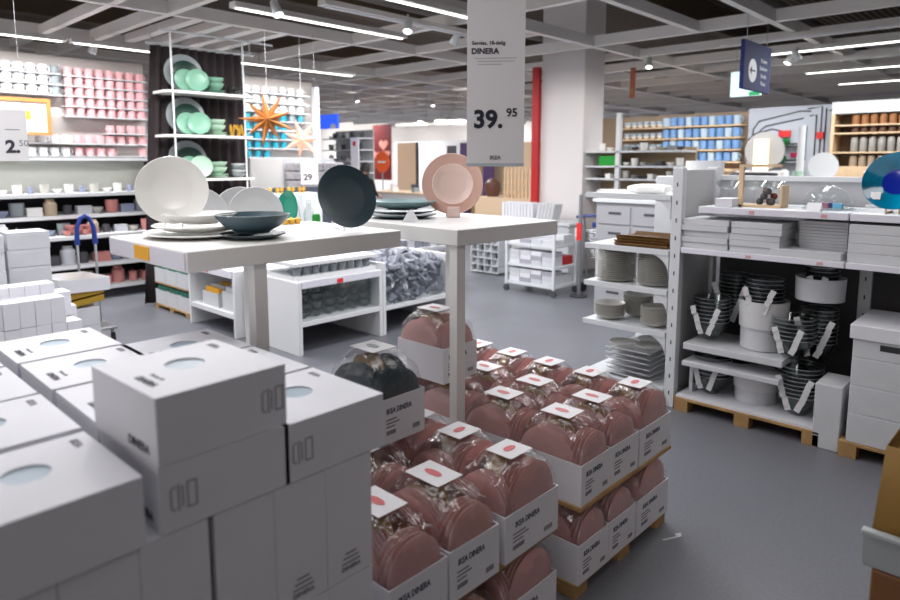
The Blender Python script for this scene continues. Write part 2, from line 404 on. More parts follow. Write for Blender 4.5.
def shared_meshes(L, W, side, PM, lab):
    """parts of one boxed set, centre at origin of its base. side=-1: large plates along -y"""
    P = []; h = .150; t = .004
    m = MB(); m.box(-L/2,L/2,-W/2,-W/2+t,0,h); m.box(-L/2,L/2,W/2-t,W/2,0,h); m.box(-L/2,-L/2+t,-W/2+t,W/2-t,0,h); m.box(L/2-t,L/2,-W/2+t,W/2-t,0,h); m.box(-L/2+t,L/2-t,-W/2+t,W/2-t,0,t)
    P.append(('carton', m.mesh('carton', CARD), (0,0,0), (0,0,0), 0))
    D = min(.262, L-.035); d2 = min(.196, W-.018)
    pm = MB().lathe(plate_prof(D,.010,.6,.0035,.74), 40).mesh('large_plate', PM)
    sm = MB().lathe(plate_prof(d2,.009,.6,.0035,.74), 32).mesh('small_plate', PM)
    for k in range(6):   # axis along y, base outwards
        y = side*(W/2-.007-k*.0135)
        P.append(('large_plate', pm, (.018, y, .005+D/2), (side*PI/2, 0, 0), 0))
    for k in range(3):
        y = -side*(W/2-.007-k*.010)
        P.append(('large_plate', pm, (.018, y, .005+D/2), (-side*PI/2, 0, 0), 0))
    for k in range(4):
        x = -(L/2-.007-k*.016)
        P.append(('small_plate', sm, (x, 0, .052+d2/2), (0, PI/2, 0), 0))
    ins = MB(); pr = arch(L*.26, .10, .262, 12); ins.prism([(a, z) for a, z in pr], -W*.06, W*.22, 'y')
    P.append(('cardboard_insert', ins.mesh('cardboard_insert', BROWN), (.02, 0, 0), (0,0,0), 0))
    c = MB(); c.box(-.062,.062,-.052,.052,0,.0015); P.append(('label_card', c.mesh('label_card', mat('label_paper', (.78,.77,.78), .5)), (.012,0,.2835), (0,0,0), 0))
    g = MB(); g.T = Matrix.Translation((.012,0,.2852)); g.lathe([(0,0),(.024,0),(.026,.0012),(.0,.0014)], 20)
    g.v = [(x*1.15, y*.55, z) for x, y, z in g.v]
    P.append(('printed_picture', g.mesh('printed_picture', PM if PM is TEAL else mat('printed_pink', (.65,.17,.17), .5)), (0,0,0), (0,0,0), 0))
    # print on both visible faces
    for face in range(2):
        wid = L if face == 0 else W
        rot = FY if face == 0 else FX
        q = MB()
        for k, (a, b) in enumerate(((.30,.16),(.30,.20),(.30,.13))): q.box(-wid*.36, -wid*.36+wid*b*1.4, -.0008, 0, .078-k*.012, .083-k*.012)
        q.box(-wid*.36, -wid*.36+wid*.2, -.0008, 0, .030, .044)
        for k in range(7): q.box(wid*.22+k*wid*.024, wid*.22+k*wid*.024+wid*.014, -.0008, 0, .022, .038)
        P.append(('printed_lines', q.mesh('printed_lines', INKG), (0,-W/2,0) if face == 0 else (-L/2,0,0), (0,0,0) if face == 0 else (0,0,-PI/2), 0))
        tm = text_mesh('IKEA DINERA', .026, mat('blue_grey_print',(.07,.085,.12),.7), .02, .9 if face == 0 else .72)
        P.append(('printed_name', tm, (-wid*.10,-W/2-.0004,.108) if face == 0 else (-L/2-.0004, wid*.08, .108), rot, 0))
    P.append(('plastic_wrap', film_mesh(L-.006, W-.006, .147, .281, 3).mesh('plastic_wrap', FILM, 12), (0,0,0), (0,0,0), 0))
    return P
def set_maker(L, W, side, PM, cat='boxed set'):
    def fn():
        o = thing('boxed_dinner_set', 'x', cat)
        for (n, me, loc, rot, _) in shared_meshes(L, W, side, PM, ''): put(n, me, o, 0, loc, rot)
        return o
    return Maker(fn)
SB = set_maker(.31, .212, -1, PINK)      # large face to -Y when unrotated
SR = set_maker(.275, .208, 1, PINK)      # rotated 90 deg: large plates to -X, small plates to -Y
SD = set_maker(.27, .20, 1, TEAL)
GP = 'boxed pink dinner sets'
Z1, Z2, Z3 = .055, .353, .643
# far pallet: two columns of turned boxes and one column of wide ones
pallet('pallet', 'low wooden pallet under the pink sets, beside the open aisle', 1.87, 2.585, 1.15, 2.225, H=.055)
tag(MB().box(1.87, 2.585, 1.135, 2.225, .3365, .3525).build('layer_board', WOOD, None, .002), 'thin wooden board between the two layers of pink sets', 'board')
for li, z in enumerate((Z1, Z2)):
    ln = 'upper layer of the aisle pallet' if li else 'lower layer of the aisle pallet'
    for ci, x in enumerate((1.98, 2.19)):
        for r in range(4):
            if li == 0 and r and ci: continue
            SR((x, 1.279+r*.277, z), PI/2 + random.uniform(-.02,.02)*li, 'pink dinner set, %s, %s narrow column, %s from the front' % (ln, ORD[ci], ORD[r]), GP)
    for r in range(5):
        if li == 0 and r > 4: continue
        SB((2.44, 1.245+r*.216, z), random.uniform(-.02,.02)*li, 'pink dinner set, %s, wide column, %s from the front' % (ln, ORD[r]), GP, (.90,1,1))
# near stack
pallet('pallet', 'low wooden pallet under the pink sets beside the white cartons', .965, 1.74, 1.13, 1.79, H=.055)
tag(MB().box(.965, 1.74, 1.135, 1.79, .3365, .3525).build('layer_board', WOOD, None, .002), 'thin board between the layers of the pink sets by the white cartons', 'board')
for li, z in enumerate((Z1, Z2)):
    ln = 'upper layer by the white cartons' if li else 'lower layer by the white cartons'
    for ci, x in enumerate((1.082, 1.302)):
        for r in range(3 if ci or li else 2):
            if r == 2: continue
            SR((x, 1.278+r*.312, z), PI/2+random.uniform(-.02,.02)*li, 'pink dinner set, %s, %s narrow column, %s from front' % (ln, ORD[ci], ORD[r]), GP, (1.12,1.0,1))
    for r in range(3):
        SB((1.575, 1.232+r*.217, z), random.uniform(-.02,.02)*li, 'pink dinner set, %s, wide column, %s from the front' % (ln, ORD[r]), GP)
SD((1.40, 1.665, Z3), PI/2, 'boxed dark grey dinner set standing on the pink sets', 'boxed dark dinner sets')
SR((1.97, 1.93, Z3), PI/2, 'single boxed pink dinner set standing up on top, behind the table leg', GP)

# ================================================================== DISPLAY TABLES
def table(label, x0, x1, y0, y1, z, legs, rz=0):
    o = thing('display_table', label, 'table', (x0, y0, 0), rz)
    MB().box(0, x1-x0, 0, y1-y0, z-.062, z).build('tabletop', TABLEW, o, .003)
    for (lx, ly) in legs: MB().box(lx-.023, lx+.023, ly-.021, ly+.021, 0, z-.062).build('leg', TABLEW, o, .002)
    return o
TZ = 1.295
t1 = table('white display table with white and dark plates, nearest the white cartons', .83, 1.655, 1.81, 2.40, TZ, [(.24,.035),(.525,.53)], 0)
q = MB(); q.box(-.004, -.001, .01, .58, TZ-.055, TZ-.004); q.build('price_strip', mat('label_rail', (.74,.73,.80), .4), t1)
q = MB(); q.box(-.0075, -.004, .25, .36, TZ-.05, TZ-.008); q.build('yellow_label', YELL, t1)
t2 = table('white display table carrying the pink plates', 1.80, 2.42, 1.655, 2.50, TZ, [(.035,.035),(.575,.63)], math.radians(-3))

def upright_plate(name, label, cat, loc, rz, D, M, tilt=.2, stand=True, group=None, back=False, h=.02, foot=.6, standmat=None):
    """plate on edge, its front facing local -y, leaning back, on a small bent stand"""
    o = thing(name, label, cat, loc, rz, group)
    m = MB(); m.lathe(plate_prof(D,h,foot,.005,foot+.1), 48)
    a = PI/2-tilt
    m.build('plate', M, o, 0, (0, 0, .006+D/2*math.cos(tilt)), (a if not back else a+PI, 0, 0))
    if stand:
        s = MB(); w = .028
        for sx in (-w, w): s.tube([(sx,-.045,.016),(sx,-.045,.003),(sx,.05,.003),(sx,.02+tilt*D*.35,D*.62)], .002, 6)
        s.tube([(-w,.05,.003),(w,.05,.003)], .002, 6); s.tube([(-w,.02+tilt*D*.35,D*.62),(w,.02+tilt*D*.35,D*.62)], .002, 6)
        s.build('plate_stand', standmat or STEEL, o)
    return o
def plate_at(label, loc, D, M, h=.018, cat='plate', name='dinner_plate', group=None, foot=.6):
    o = MB().lathe(plate_prof(D,h,foot,.005,foot+.1), 48).build(name, M, None, 0, loc); return tag(o, label, cat, group)
def bowl_at(label, loc, D, h, M, name='bowl', group=None):
    o = MB().lathe(bowl_prof(D,h), 48).build(name, M, None, 0, loc); return tag(o, label, 'bowl', group)
upz = TZ+.001
camdir = lambda x, y: math.atan2(-x, y)   # rz so that local -y faces the camera
plate_at('wide white platter lying at the bottom of the white place setting', (1.06, 2.19, upz), .38, PORC, .014)
plate_at('white dinner plate lying on the white platter', (1.06, 2.19, upz+.018), .32, PORC, .020)
bowl_at('white bowl lying on the white plates', (1.06, 2.19, upz+.042), .25, .035, PORC)
upright_plate('dinner_plate', 'large white plate standing upright behind the white place setting', 'plate', (1.03, 2.335, upz+.025), camdir(1.05,2.36), .243, PORC, .22, h=.03, foot=.5)
plate_at('dark teal plate lying under the dark teal bowl', (1.145, 1.99, upz), .215, TEAL, .014, foot=.62)
bowl_at('dark teal wide bowl resting on the dark teal plate', (1.145, 1.99, upz+.018), .245, .062, TEALM)
o = upright_plate('dinner_plate', 'dark teal plate tipped upright near the end of the table', 'plate', (1.52, 1.97, upz), camdir(1.52,1.97)+.50, .243, TEAL, .30, True, back=False)
o.rotation_euler = (0, 0, camdir(1.52,1.97)+.50)
# further white plates standing on the back part of the display (own ledge)
plate_at('grey teal plate at the bottom of the teal place setting', (2.06, 2.24, upz), .32, TEALM, .014)
plate_at('middle teal plate of the teal place setting', (2.06, 2.24, upz+.018), .32, TEAL, .014)
bowl_at('pale teal bowl on top of the teal plates', (2.06, 2.24, upz+.036), .31, .04, TEALL)
o = tag(MB().prism([(-.03,0),(.03,0),(.0,.05)], -.035, .035, 'x').build('price_card', mat('white_paper', (.8,.8,.82), .6), None, 0, (1.93,2.05,upz), (0,0,.6)), 'small blank white tent card beside the teal plates', 'price card')
# pink set: outer, inner, small
o = upright_plate('dinner_plate', 'large pink plate standing upright on the table', 'plate', (2.28, 2.13, upz), camdir(2.28,2.13), .29, PINKL, .15)
o = upright_plate('side_plate', 'paler pink plate standing in front of the large pink plate', 'plate', (2.235, 2.085, upz+.05), camdir(2.28,2.13), .19, PINKLL, .15, False)
o = tag(MB().box(-.03,.03,-.03,.03,0,.048).build('display_block', PINKLL, None, .004, (2.225,2.07,upz), (0,0,camdir(2.2,2.05))), 'small pink block in front of the pink plates', 'stand')

# hanging price sign
sg = thing('hanging_price_sign', 'tall white price sign 39.95 hanging over the tables', 'sign', (2.09, 1.713, 1.532), camdir(2.09,1.713))
HW = .116
m = MB().box(-HW, HW, 0, .003, .012, .80); m.build('sign_panel', mat('sign_board', (.82,.80,.80), .5), sg)
MB().box(-HW-.001, HW+.001, -.004, .006, 0, .013).build('bottom_rail', mat('sign_rail', (.48,.52,.56), .4), sg)
for sx in (-.09,.09): MB().tube([(sx,.0015,.80),(sx,.0015,1.47)], .0012, 6).build('wire', STEEL, sg)
T_ = lambda s, size, m, x, z, b=0, sx=1.: text('printed_text', s, size, m, sg, (x, -.0012, z), FY, b, sx)
T_('Servies, 18-delig', .0205, INK, -.030, .490, .015)
T_('DINERA', .031, INK, -.044, .458, .03)
for k, (w, x0) in enumerate(((.17,-.088),(.15,-.075),(.10,-.075))):
    MB().box(x0, x0+w, -.0008, 0, .430-k*.012, .4325-k*.012).build('small_print', mat('pale_print',(.42,.41,.42),.7), sg)
T_('39.', .098, mat('price_ink',(.012,.015,.03),.6), -.03, .187, .035)
T_('95', .046, MATS['price_ink'], .066, .215, .02)
T_('IKEA', .022, INKG, 0, .035, .03)

# ================================================================== MID DISPLAY UNITS
# unit with the glass riser (front faces -Y)
o = thing('display_unit', 'white display unit with glassware behind its open front, under a clear case', 'display unit', (2.88, 4.36, 0))
MB().box(0,.035,0,.85,0,.60).build('side_panel', WHITE, o, .003)
MB().box(.845,.88,0,.85,0,.60).build('side_panel', WHITE, o, .003)
MB().box(.035,.845,.0,.85,.235,.275).build('shelf', WHITE, o, .002)
MB().box(.035,.845,.0,.85,.57,.60).build('top_panel', WHITE, o, .002)
MB().box(.035,.845,.82,.85,.0,.57).build('back_panel', WHITE, o)
MB().box(.035,.845,-.006,0,.548,.60).build('price_rail', mat('label_rail',(.74,.73,.80),.4), o)
MB().box(.38,.44,-.009,-.006,.552,.588).build('red_label', REDB, o)
MB().box(.04,.84,.012,.016,.275,.57).build('front_glass', GLASS, o)
for i in range(6):
    for k in range(4):
        m = MB().lathe(bowl_prof(.115,.06), 20)
        tag(m.build('glass_bowl', GLASSD, None, 0, (3.0+i*.13, 4.48, .276+k*.066)), 'clear glass bowl behind the glass front, %s stack, %s from the shelf' % (ORD[i], ORD[k]), 'bowl', 'glass bowls in the display unit')
# glass case on top
o = thing('glass_display_case', 'clear case with a white lid on the white display unit', 'display case', (2.90, 4.42, .60))
MB().box(0,.84,0,.5,.0,.035).build('base', WHITE, o); MB().box(-.01,.85,-.01,.51,.115,.145).build('lid', WHITE, o, .003)
MB().box(.003,.837,.003,.497,.035,.115).build('glass_sides', GLASS, o)
for i in range(9):
    tag(MB().lathe([(0,0),(.03,0),(.034,.066),(.031,.066),(.028,.004),(0,.004)],16).build('drinking_glass', mat('grey_glass',(.3,.32,.35),.2), None, 0, (2.95+i*.09, 4.48, .636)), 'small grey glass in the clear case, %s along' % ORD[i], 'glass', 'glasses in the clear case')
# wide white ledge towards the table
# bin unit
o = thing('display_bin', 'white bin heaped with grey packs behind a clear front', 'display bin', (3.765, 4.36, 0))
MB().box(.845,.88,0,.85,0,.66).build('side_panel', WHITE, o, .003); MB().box(0,.035,0,.85,0,.66).build('side_panel', WHITE, o, .003)
MB().box(.035,.845,0,.85,.225,.265).build('shelf', WHITE, o, .002); MB().box(.035,.845,.82,.85,0,.66).build('back_panel', WHITE, o)
MB().box(.035,.845,.012,.016,.265,.60).build('front_glass', GLASS, o)
packs = MB().box(-.055,.055,-.04,.04,-.014,.014).mesh('pack', GREYI)
npk = 0
for k in range(150):
    u = random.random()
    if k < 75: p = (random.uniform(3.84,4.58), random.uniform(4.41,4.47), random.uniform(.30,.60))
    else:
        px = random.uniform(3.82,4.58); py = random.uniform(4.42,5.14); p = (px, py, .585+.06*math.sin((py-4.4)*3.4)*math.sin((px-3.7)*3.3)+random.uniform(-.03,.02))
    if npk >= 150: break
    q = put('grey_pack', packs, None, 0, p, (random.uniform(-1,1), random.uniform(-1,1), random.uniform(0,3))); npk += 1
    tag(q, 'small grey packet heaped in the white bin' , 'packet', 'grey packets heaped in the white bin')
# unit 0 (front faces -X)
o = thing('display_unit', 'low white open unit with cartons on its shelf, beyond the near table leg', 'display unit', (2.80, 5.22, 0))
MB().box(0,.7,0,.035,0,.60).build('side_panel', WHITE, o, .003); MB().box(0,.7,.85,.885,0,.60).build('side_panel', WHITE, o, .003)
MB().box(0,.7,.035,.85,.56,.60).build('top_panel', WHITE, o, .002); MB().box(0,.7,.035,.85,.17,.215).build('shelf', WHITE, o, .002)
MB().box(.67,.7,.035,.85,0,.56).build('back_panel', WHITE, o); MB().box(-.006,0,.035,.85,.535,.60).build('price_rail', MATS['label_rail'], o)
MB().box(-.010,-.006,.46,.50,.545,.585).build('red_label', REDB, o)
for i, (y, w, h, M, lab) in enumerate([(5.30,.22,.17,CARDG,'grey white open carton on the low unit shelf, nearer the table leg'),(5.60,.3,.13,CARDG,'pale open carton on the low unit shelf with yellow goods')]):
    oo = thing('open_carton', lab, 'box', (2.84, y, .216)); m = MB(); m.box(0,.35,0,.004,0,h); m.box(0,.35,w-.004,w,0,h); m.box(0,.004,.004,w-.004,0,h); m.box(.346,.35,.004,w-.004,0,h); m.box(.004,.346,.004,w-.004,0,.004)
    m.build('carton', M, oo)
    for k in range(6): tag(MB().box(0,.035,.02,w-.03,.006,h+.04+.02*(k%2)).build('pack', YELL if (i and k%3 == 0) else GOODSW, None, .002, (2.86+k*.05,y,.216)), '%s pack standing in the %s open carton, %s from the aisle' % ('yellow' if (i and k%3 == 0) else 'pale', ('first','second')[i], ORD[k]), 'packet', 'packs in the open cartons')
# closed grey cabinet part between
# carton pallet with green glasses
pallet('pallet', 'small wooden pallet under the green glasses by the curtain', 2.86, 3.3, 6.25, 7.05, H=.05, along='y')
for lv in range(2):
    for k in range(3):
        oo = thing('glass_carton', 'white carton of green glasses, %s tier, %s from the low unit' % (('lower','upper')[lv], ORD[k]), 'box', (2.87, 6.26+k*.265, .051+lv*.235), 0, 'cartons of green glasses')
        m = MB(); m.box(0,.4,0,.004,0,.15); m.box(0,.4,.253,.257,0,.15); m.box(0,.004,.004,.253,0,.15); m.box(.396,.4,.004,.253,0,.15); m.box(.004,.396,.004,.253,0,.004); m.build('carton', CARDG, oo)
        for a in range(3):
            tag(MB().lathe([(0,0),(.035,0),(.04,.19),(.037,.19),(.032,.004),(0,.004)],14).build('green_glass', mat('green_glass',(.05,.22,.16),.2), None, 0, (2.92, 6.31+k*.265+a*.08, .057+lv*.235)), 'green glass in the %s tier, carton %s, %s of three' % (('lower','upper')[lv], ORD[k], ORD[a]), 'glass', 'green glasses')
    if lv == 0: tag(MB().box(0,.42,0,.79,0,.012).build('layer_board', WOOD, None, 0, (2.865,6.255,.2715)), 'thin wooden board between the two tiers of green glasses', 'board')

# ================================================================== CURTAIN AND SHELF DISPLAY
CY = 7.16
cur = MB(); N = 90; vs = []; fs = []
def cx_(t, z):  # flares towards the floor on the outer edge
    return 3.01-.21*(1-z/2.78) + t*(4.04-3.01+.21*(1-z/2.78)+.10*(1-z/2.78))
zs = [0.02,.5,1.,1.6,2.2,2.78]
for z in zs:
    for k in range(N+1):
        t = k/N; vs.append((cx_(t,z), CY+.02+.028*math.sin(t*62)+.012*math.sin(t*23+z), z))
for a in range(len(zs)-1):
    for k in range(N): i = a*(N+1)+k; fs.append((i,i+1,i+N+2,i+N+1))
o = cur.add(vs, fs).build('curtain', mat('dark_brown_curtain', (.035,.026,.028), .9))
s = o.modifiers.new('s','SOLIDIFY'); s.thickness = .006
tag(o, 'dark brown floor-length curtain behind the mint crockery shelves', 'curtain')
o = thing('curtain_rod', 'pale rod from which the dark curtain hangs', 'rod', (2.97, CY+.02, 2.80)); MB().tube([(0,0,0),(1.25,0,0)], .014).build('rod', METALW, o)
for x in (.05,1.2): MB().tube([(x,0,0),(x,0,.2)], .006).build('hanger', METALW, o)
sh = thing('hanging_shelf', 'tall white wire-post shelf holding mint crockery before the curtain', 'shelf', (2.97, CY-.42, 1.25))
for (x, y) in ((.07,.02),(.87,.02)): MB().tube([(x,y,0),(x,y,1.62)], .010, 8).build('post', METALW, sh)
for z in (.10,.56,1.01): MB().prism([(-.0,.08),(.05,.0),(.95,.0),(.98,.08),(.98,.34),(.0,.34)], z, z+.025).build('shelf_board', PORC, sh)
MB().tube([(-.05,.02,1.62),(1.25,.02,1.62)], .012, 8).build('top_bar', METALW, sh)
for r, zb in enumerate((1.376,1.836,2.286)):
    rn = ('lowest','middle','top')[r]
    upright_plate('serving_platter', 'grey rimmed dark green platter standing at the back of the %s hanging shelf' % rn, 'platter', (3.27, CY-.16, zb), -.2, .40, GREYMUG, .14, False)
    upright_plate('dinner_plate', 'dark green plate inside the grey platter on the %s hanging shelf' % rn, 'plate', (3.27, CY-.205, zb+.02), -.2, .31, mat('dark_green_glaze',(.008,.035,.025),.3), .14, False)
    upright_plate('dinner_plate', 'mint plate leaning behind another on the %s hanging shelf' % rn, 'plate', (3.23, CY-.28, zb), -.15, .23, GREEN, .16, False)
    upright_plate('dinner_plate', 'round mint plate standing foremost on the %s hanging shelf' % rn, 'plate', (3.34, CY-.33, zb), -.35, .235, GREEN if r else GREENL, .16, False)
    for k in range(2): plate_at('mint plate lying in the %s of two under bowls on the %s hanging shelf' % (('lower','upper')[k], rn), (3.58, CY-.24, zb+.001+k*.022), .22, GREENL if r < 2 else GREEN, .016)
    for k in range(2): bowl_at('mint bowl, %s of two stacked on the %s hanging shelf' % (('lower','upper')[k], rn), (3.58, CY-.24, zb+.043+k*.058), .20, .075, GREENL if r < 2 else GREEN)
for k in range(3): bowl_at('clear grey glass bowl at the end of the top hanging shelf, %s from the board' % ORD[k], (3.83, CY-.25, 2.287+k*.022), .17, .05, GLASSD, 'glass_bowl')
for k in range(6): tag(MB().tube([(0,0,0),(.02*math.sin(k),0.02*math.cos(k),.06),(.03*math.sin(k*2),.02,.13)], [.012,.02,.008]).build('gold_candle_holder', GOLD, None, 0, (3.75+.028*k, CY-.26+.03*math.sin(k*2), 1.838)), 'brass coloured ornament at the end of the middle hanging shelf', 'ornament', 'brass ornaments on the middle shelf')
for k in range(4): bowl_at('grey patterned bowl, %s in the pile on the lowest hanging shelf' % ORD[k], (3.82, CY-.25, 1.377+k*.035), .16, .05, (GREYMUG, PORCG)[k%2])

# ================================================================== MUG WALLS
def mug_maker(M, lab):
    def fn():
        o = thing('mug', 'x', 'mug')
        MB().lathe([(0,0),(.034,0),(.042,.01),(.046,.095),(.043,.096),(.038,.012),(0,.01)], 16).build('cup', M, o)
        MB().tube([(.040,0,.075),(.066,0,.076),(.074,0,.05),(.062,0,.022),(.040,0,.022)], .006, 6).build('handle', M, o)
        return o
    return Maker(fn)
mp, mw, mg, mt_, mbk = mug_maker(PINKM,''), mug_maker(WHITEMUG,''), mug_maker(GREYMUG,''), mug_maker(TEALMUG,''), mug_maker(mat('black_print_mug',(.55,.56,.58),.4),'')
def shelf_strip(label, x0, x1, y0, y1, z, t=.012, M=METALW, cat='shelf', name='wall_shelf'):
    return tag(MB().box(x0,x1,y0,y1,z-t,z).build(name, M), label, cat)
WY = 8.80
# pink region
for r in range(5):
    z = 2.10 + r*.118
    shelf_strip('thin shelf under the %s row of pink mugs from below' % ORD[r+2], 2.63, 3.60, 8.74, 8.9, z)
    for c in range(8):
        (mp if c < 8 else mw)((2.695+c*.118, WY, z), -.15 if c%2 else .1, 'pink mug, %s row up the wall display, %s along' % (ORD[r+2], ORD[c]), 'pink mugs on the wall display')
for r in range(3):
    z = 2.335 + r*.122
    shelf_strip('thin shelf under the %s row of white mugs from below' % ORD[r+2], 1.5, 2.61, 8.74, 8.9, z)
    for c in range(9):
        (mg if c > 6 and r < 9 and c == 8 else mw)((1.58+c*.122, WY, z), -.1, '%s mug, %s row up, %s along the white wall shelves' % ('grey' if c == 8 else 'white', ORD[r+2], ORD[c]), 'white mugs on the wall display')
for r, (z, n0) in enumerate(((1.625,4),(1.775,0))):
    shelf_strip(('long thin shelf under the lowest row of mugs','long thin shelf under the second lowest row of mugs')[r], 2.05, 3.60, 8.72, 8.9, z)
    for c in range(4): mw((2.26+c*.12, WY, z), -.1, 'white mug on the %s long thin shelf, %s along' % (('lowest','second')[r], ORD[c]), 'white mugs on the wall display')
    for c in range(7):
        if r == 0 and c in (4,5): continue
        mp((2.76+c*.125, WY, z), -.1, 'pink mug on the %s long thin shelf, %s along' % (('lowest','second')[r], ORD[c]), 'pink mugs on the wall display')
shelf_strip('short thin shelf with four pink mugs by the curtain', 3.08, 3.60, 8.72, 8.9, 1.905)
for c in range(4): mp((3.14+c*.125, WY, 1.905), 3.7, 'pink mug on the short thin shelf, %s along' % ORD[c], 'pink mugs on the wall display')
# teal / white region past the curtain
for r in range(8):
    teal = r < 4; z = 1.62+r*.135
    shelf_strip('thin shelf under the %s mug row beyond the curtain' % ORD[r], 4.2, 6.1, 8.74, 8.9, z)
    for c in range(11 if not teal else 9):
        if teal and r == 0 and c > 6: continue
        M = mt_ if teal else (mw if r > 4 else mg if c%2 else mt_)
        M((4.42+c*.152, WY, z), -.1, '%s mug beyond the curtain, %s row up, %s along' % ('teal' if M is mt_ else 'white' if M is mw else 'grey', ORD[r], ORD[c]), 'mugs on the wall beyond the curtain')
# glowing-white post, picture, price signs, stars
tag(MB().box(6.17,6.26,8.72,8.8,0,2.72).build('shelf_post', METALW, None, .005), 'white post at the end of the teal mug wall', 'post')
pf = thing('framed_picture', 'orange framed pale picture on the mug wall', 'picture', (1.90, 8.68, 1.89))
MB().box(-.3,.52,.0,.02,0,.36).build('picture_print', mat('picture_paper',(.75,.75,.76),.5), pf)
m = MB(); m.box(-.33,.55,-.02,.03,.34,.38); m.box(.51,.55,-.02,.03,0,.34); m.box(-.33,-.29,-.02,.03,0,.34); m.box(-.33,.55,-.02,.03,-.03,.0); m.build('picture_frame', SHADE, pf)
MB().box(.27,.35,-.004,0,.14,.24).build('printed_motif', YELL, pf)
ps = thing('hanging_price_sign', 'white price sign 2.50 hanging before the mug wall', 'sign', (1.165, 5.0, 1.555), camdir(1.165,5.0))
MB().box(-.10,.10,0,.003,0,.33).build('sign_panel', MATS['sign_board'], ps)
text('printed_text','2.', .11, INK, ps, (.015,-.0012,.09), FY, .04); text('printed_text','50', .055, INKG, ps, (.075,-.0012,.115), FY, .0)
MB().box(-.02,.06,-.0008,0,.20,.205).build('small_print', INKG, ps)
for sx in (-.08,.08): MB().tube([(sx,.001,.33),(sx,.001,1.45)], .0015, 6).build('wire', STEEL, ps)
ps = thing('hanging_price_sign', 'white price sign 29 hanging beyond the dark plate', 'sign', (4.5, 6.5, 1.29), camdir(4.5,6.5))
MB().box(-.10,.10,0,.003,0,.28).build('sign_panel', MATS['sign_board'], ps)
text('printed_text','29', .10, INK, ps, (-.02,-.0012,.08), FY, .03); text('printed_text','.-', .05, INKG, ps, (.06,-.0012,.09), FY)
for sx in (-.08,.08): MB().tube([(sx,.001,.28),(sx,.001,1.71)], .0015, 6).build('wire', STEEL, ps)
def star(label, loc, R, M, n=9, rz=0, inner=.32, rot=.15):
    o = thing('paper_star_lamp', label, 'star lamp', loc, rz); m = MB(); N = 2*n; vs = [(0,-.10*R/.25,0),(0,.10*R/.25,0)]
    for k in range(N):
        a = PI/2+rot+PI*k/n; r = R*(1-.12*((k//2)%2)) if k%2 == 0 else R*inner; vs.append((r*math.cos(a), 0, r*math.sin(a)))
    fs = []
    for k in range(N): a, b_ = 2+k, 2+(k+1)%N; fs += [(0,a,b_),(1,b_,a)]
    m.add(vs, fs).build('star_shade', M, o, sharp=5)
    MB().tube([(0,0,R),(0,0,3.0-loc[2])], .002, 6).build('cord', METALW, o); return o
star('orange pleated paper star hanging past the curtain', (3.66,6.0,1.98), .29, SHADE, 9, camdir(3.66,6.0))
star('lit pale pink paper star hanging beside the orange one', (4.27,6.3,1.80), .23, STARW, 7, camdir(4.27,6.3), .36, .3)

# left counter and shelves under mug wall
WP = mat('cream_back_panel',(.66,.67,.60),.6)
tag(MB().box(.6,3.55,8.60,8.66,1.22,1.56).build('back_panel_board', WP, None), 'pale plain panel above the counter under the mugs', 'panel')
shelf_strip('thick white shelf edge above the pale panel', .6, 3.6, 8.35, 8.66, 1.60, .035, WHITE)
for i, (z, y0, M_) in enumerate([(1.20,8.15,WHITE),(.955,8.15,WHITE),(.735,7.95,WHITE),(.41,7.95,WHITE),(.14,7.95,WHITE)]):
    shelf_strip('white goods shelf under the mug wall, %s from the top' % ORD[i], .6, 3.45, y0, 8.85, z, .04, M_, 'shelf', 'goods_shelf')
tag(MB().box(.6,3.45,8.86,8.89,0,1.2).build('back_panel_board', DARKM), 'dark panel behind the goods shelves under the mug wall', 'panel')
tag(MB().box(.6,3.45,8.0,8.85,0,.09).build('plinth_board', DARKM), 'dark plinth under the goods shelves of the mug wall', 'plinth')
tag(MB().box(3.45,3.5,8.0,8.9,0,1.56).build('end_panel', DARKM), 'dark end panel of the goods shelves by the curtain', 'panel')
GM = [mat('goods_blue',(.25,.28,.40),.5), GOODSW, PORC, mat('goods_pink',(.55,.22,.2),.5), DRK, GREYMUG, CREAM, mat('goods_tan',(.5,.4,.28),.6)]
def goods(kind, label, loc, s, M, rz=0, group=None):
    """small shop goods, each a shaped object of its own"""
    m = MB()
    if kind == 'bowl': m.lathe(bowl_prof(s, s*.45), 20)
    elif kind == 'cup': m.lathe([(0,0),(s*.36,0),(s*.45,s*.1),(s*.5,s),(s*.46,s),(s*.38,s*.12),(0,s*.1)],16)
    elif kind == 'jar': m.lathe([(0,0),(s*.4,0),(s*.45,s*.1),(s*.45,s*.9),(s*.3,s*1.05),(s*.3,s*1.2),(0,s*1.2)],16)
    elif kind == 'box': m.box(-s/2,s/2,-s*.35,s*.35,0,s*.6); m.box(-s*.51,s*.51,-s*.36,s*.36,s*.48,s*.62)
    elif kind == 'plate': 
        m.lathe(plate_prof(s*1.6,.03),20)
    elif kind == 'candle': m.lathe([(0,0),(s*.3,0),(s*.3,s*.7),(s*.05,s*.7),(s*.04,s*.85),(0,s*.85)],14)
    nm = {'bowl':'bowl','cup':'cup','jar':'storage_jar','box':'small_box','plate':'platter','candle':'candle'}[kind]
    o = m.build(nm, M, None, .0, loc, (0,0,rz)); 
    return tag(o, label, {'plate':'platter','jar':'jar'}.get(kind, kind), group)
kinds = ['bowl','cup','box','jar','candle','box']
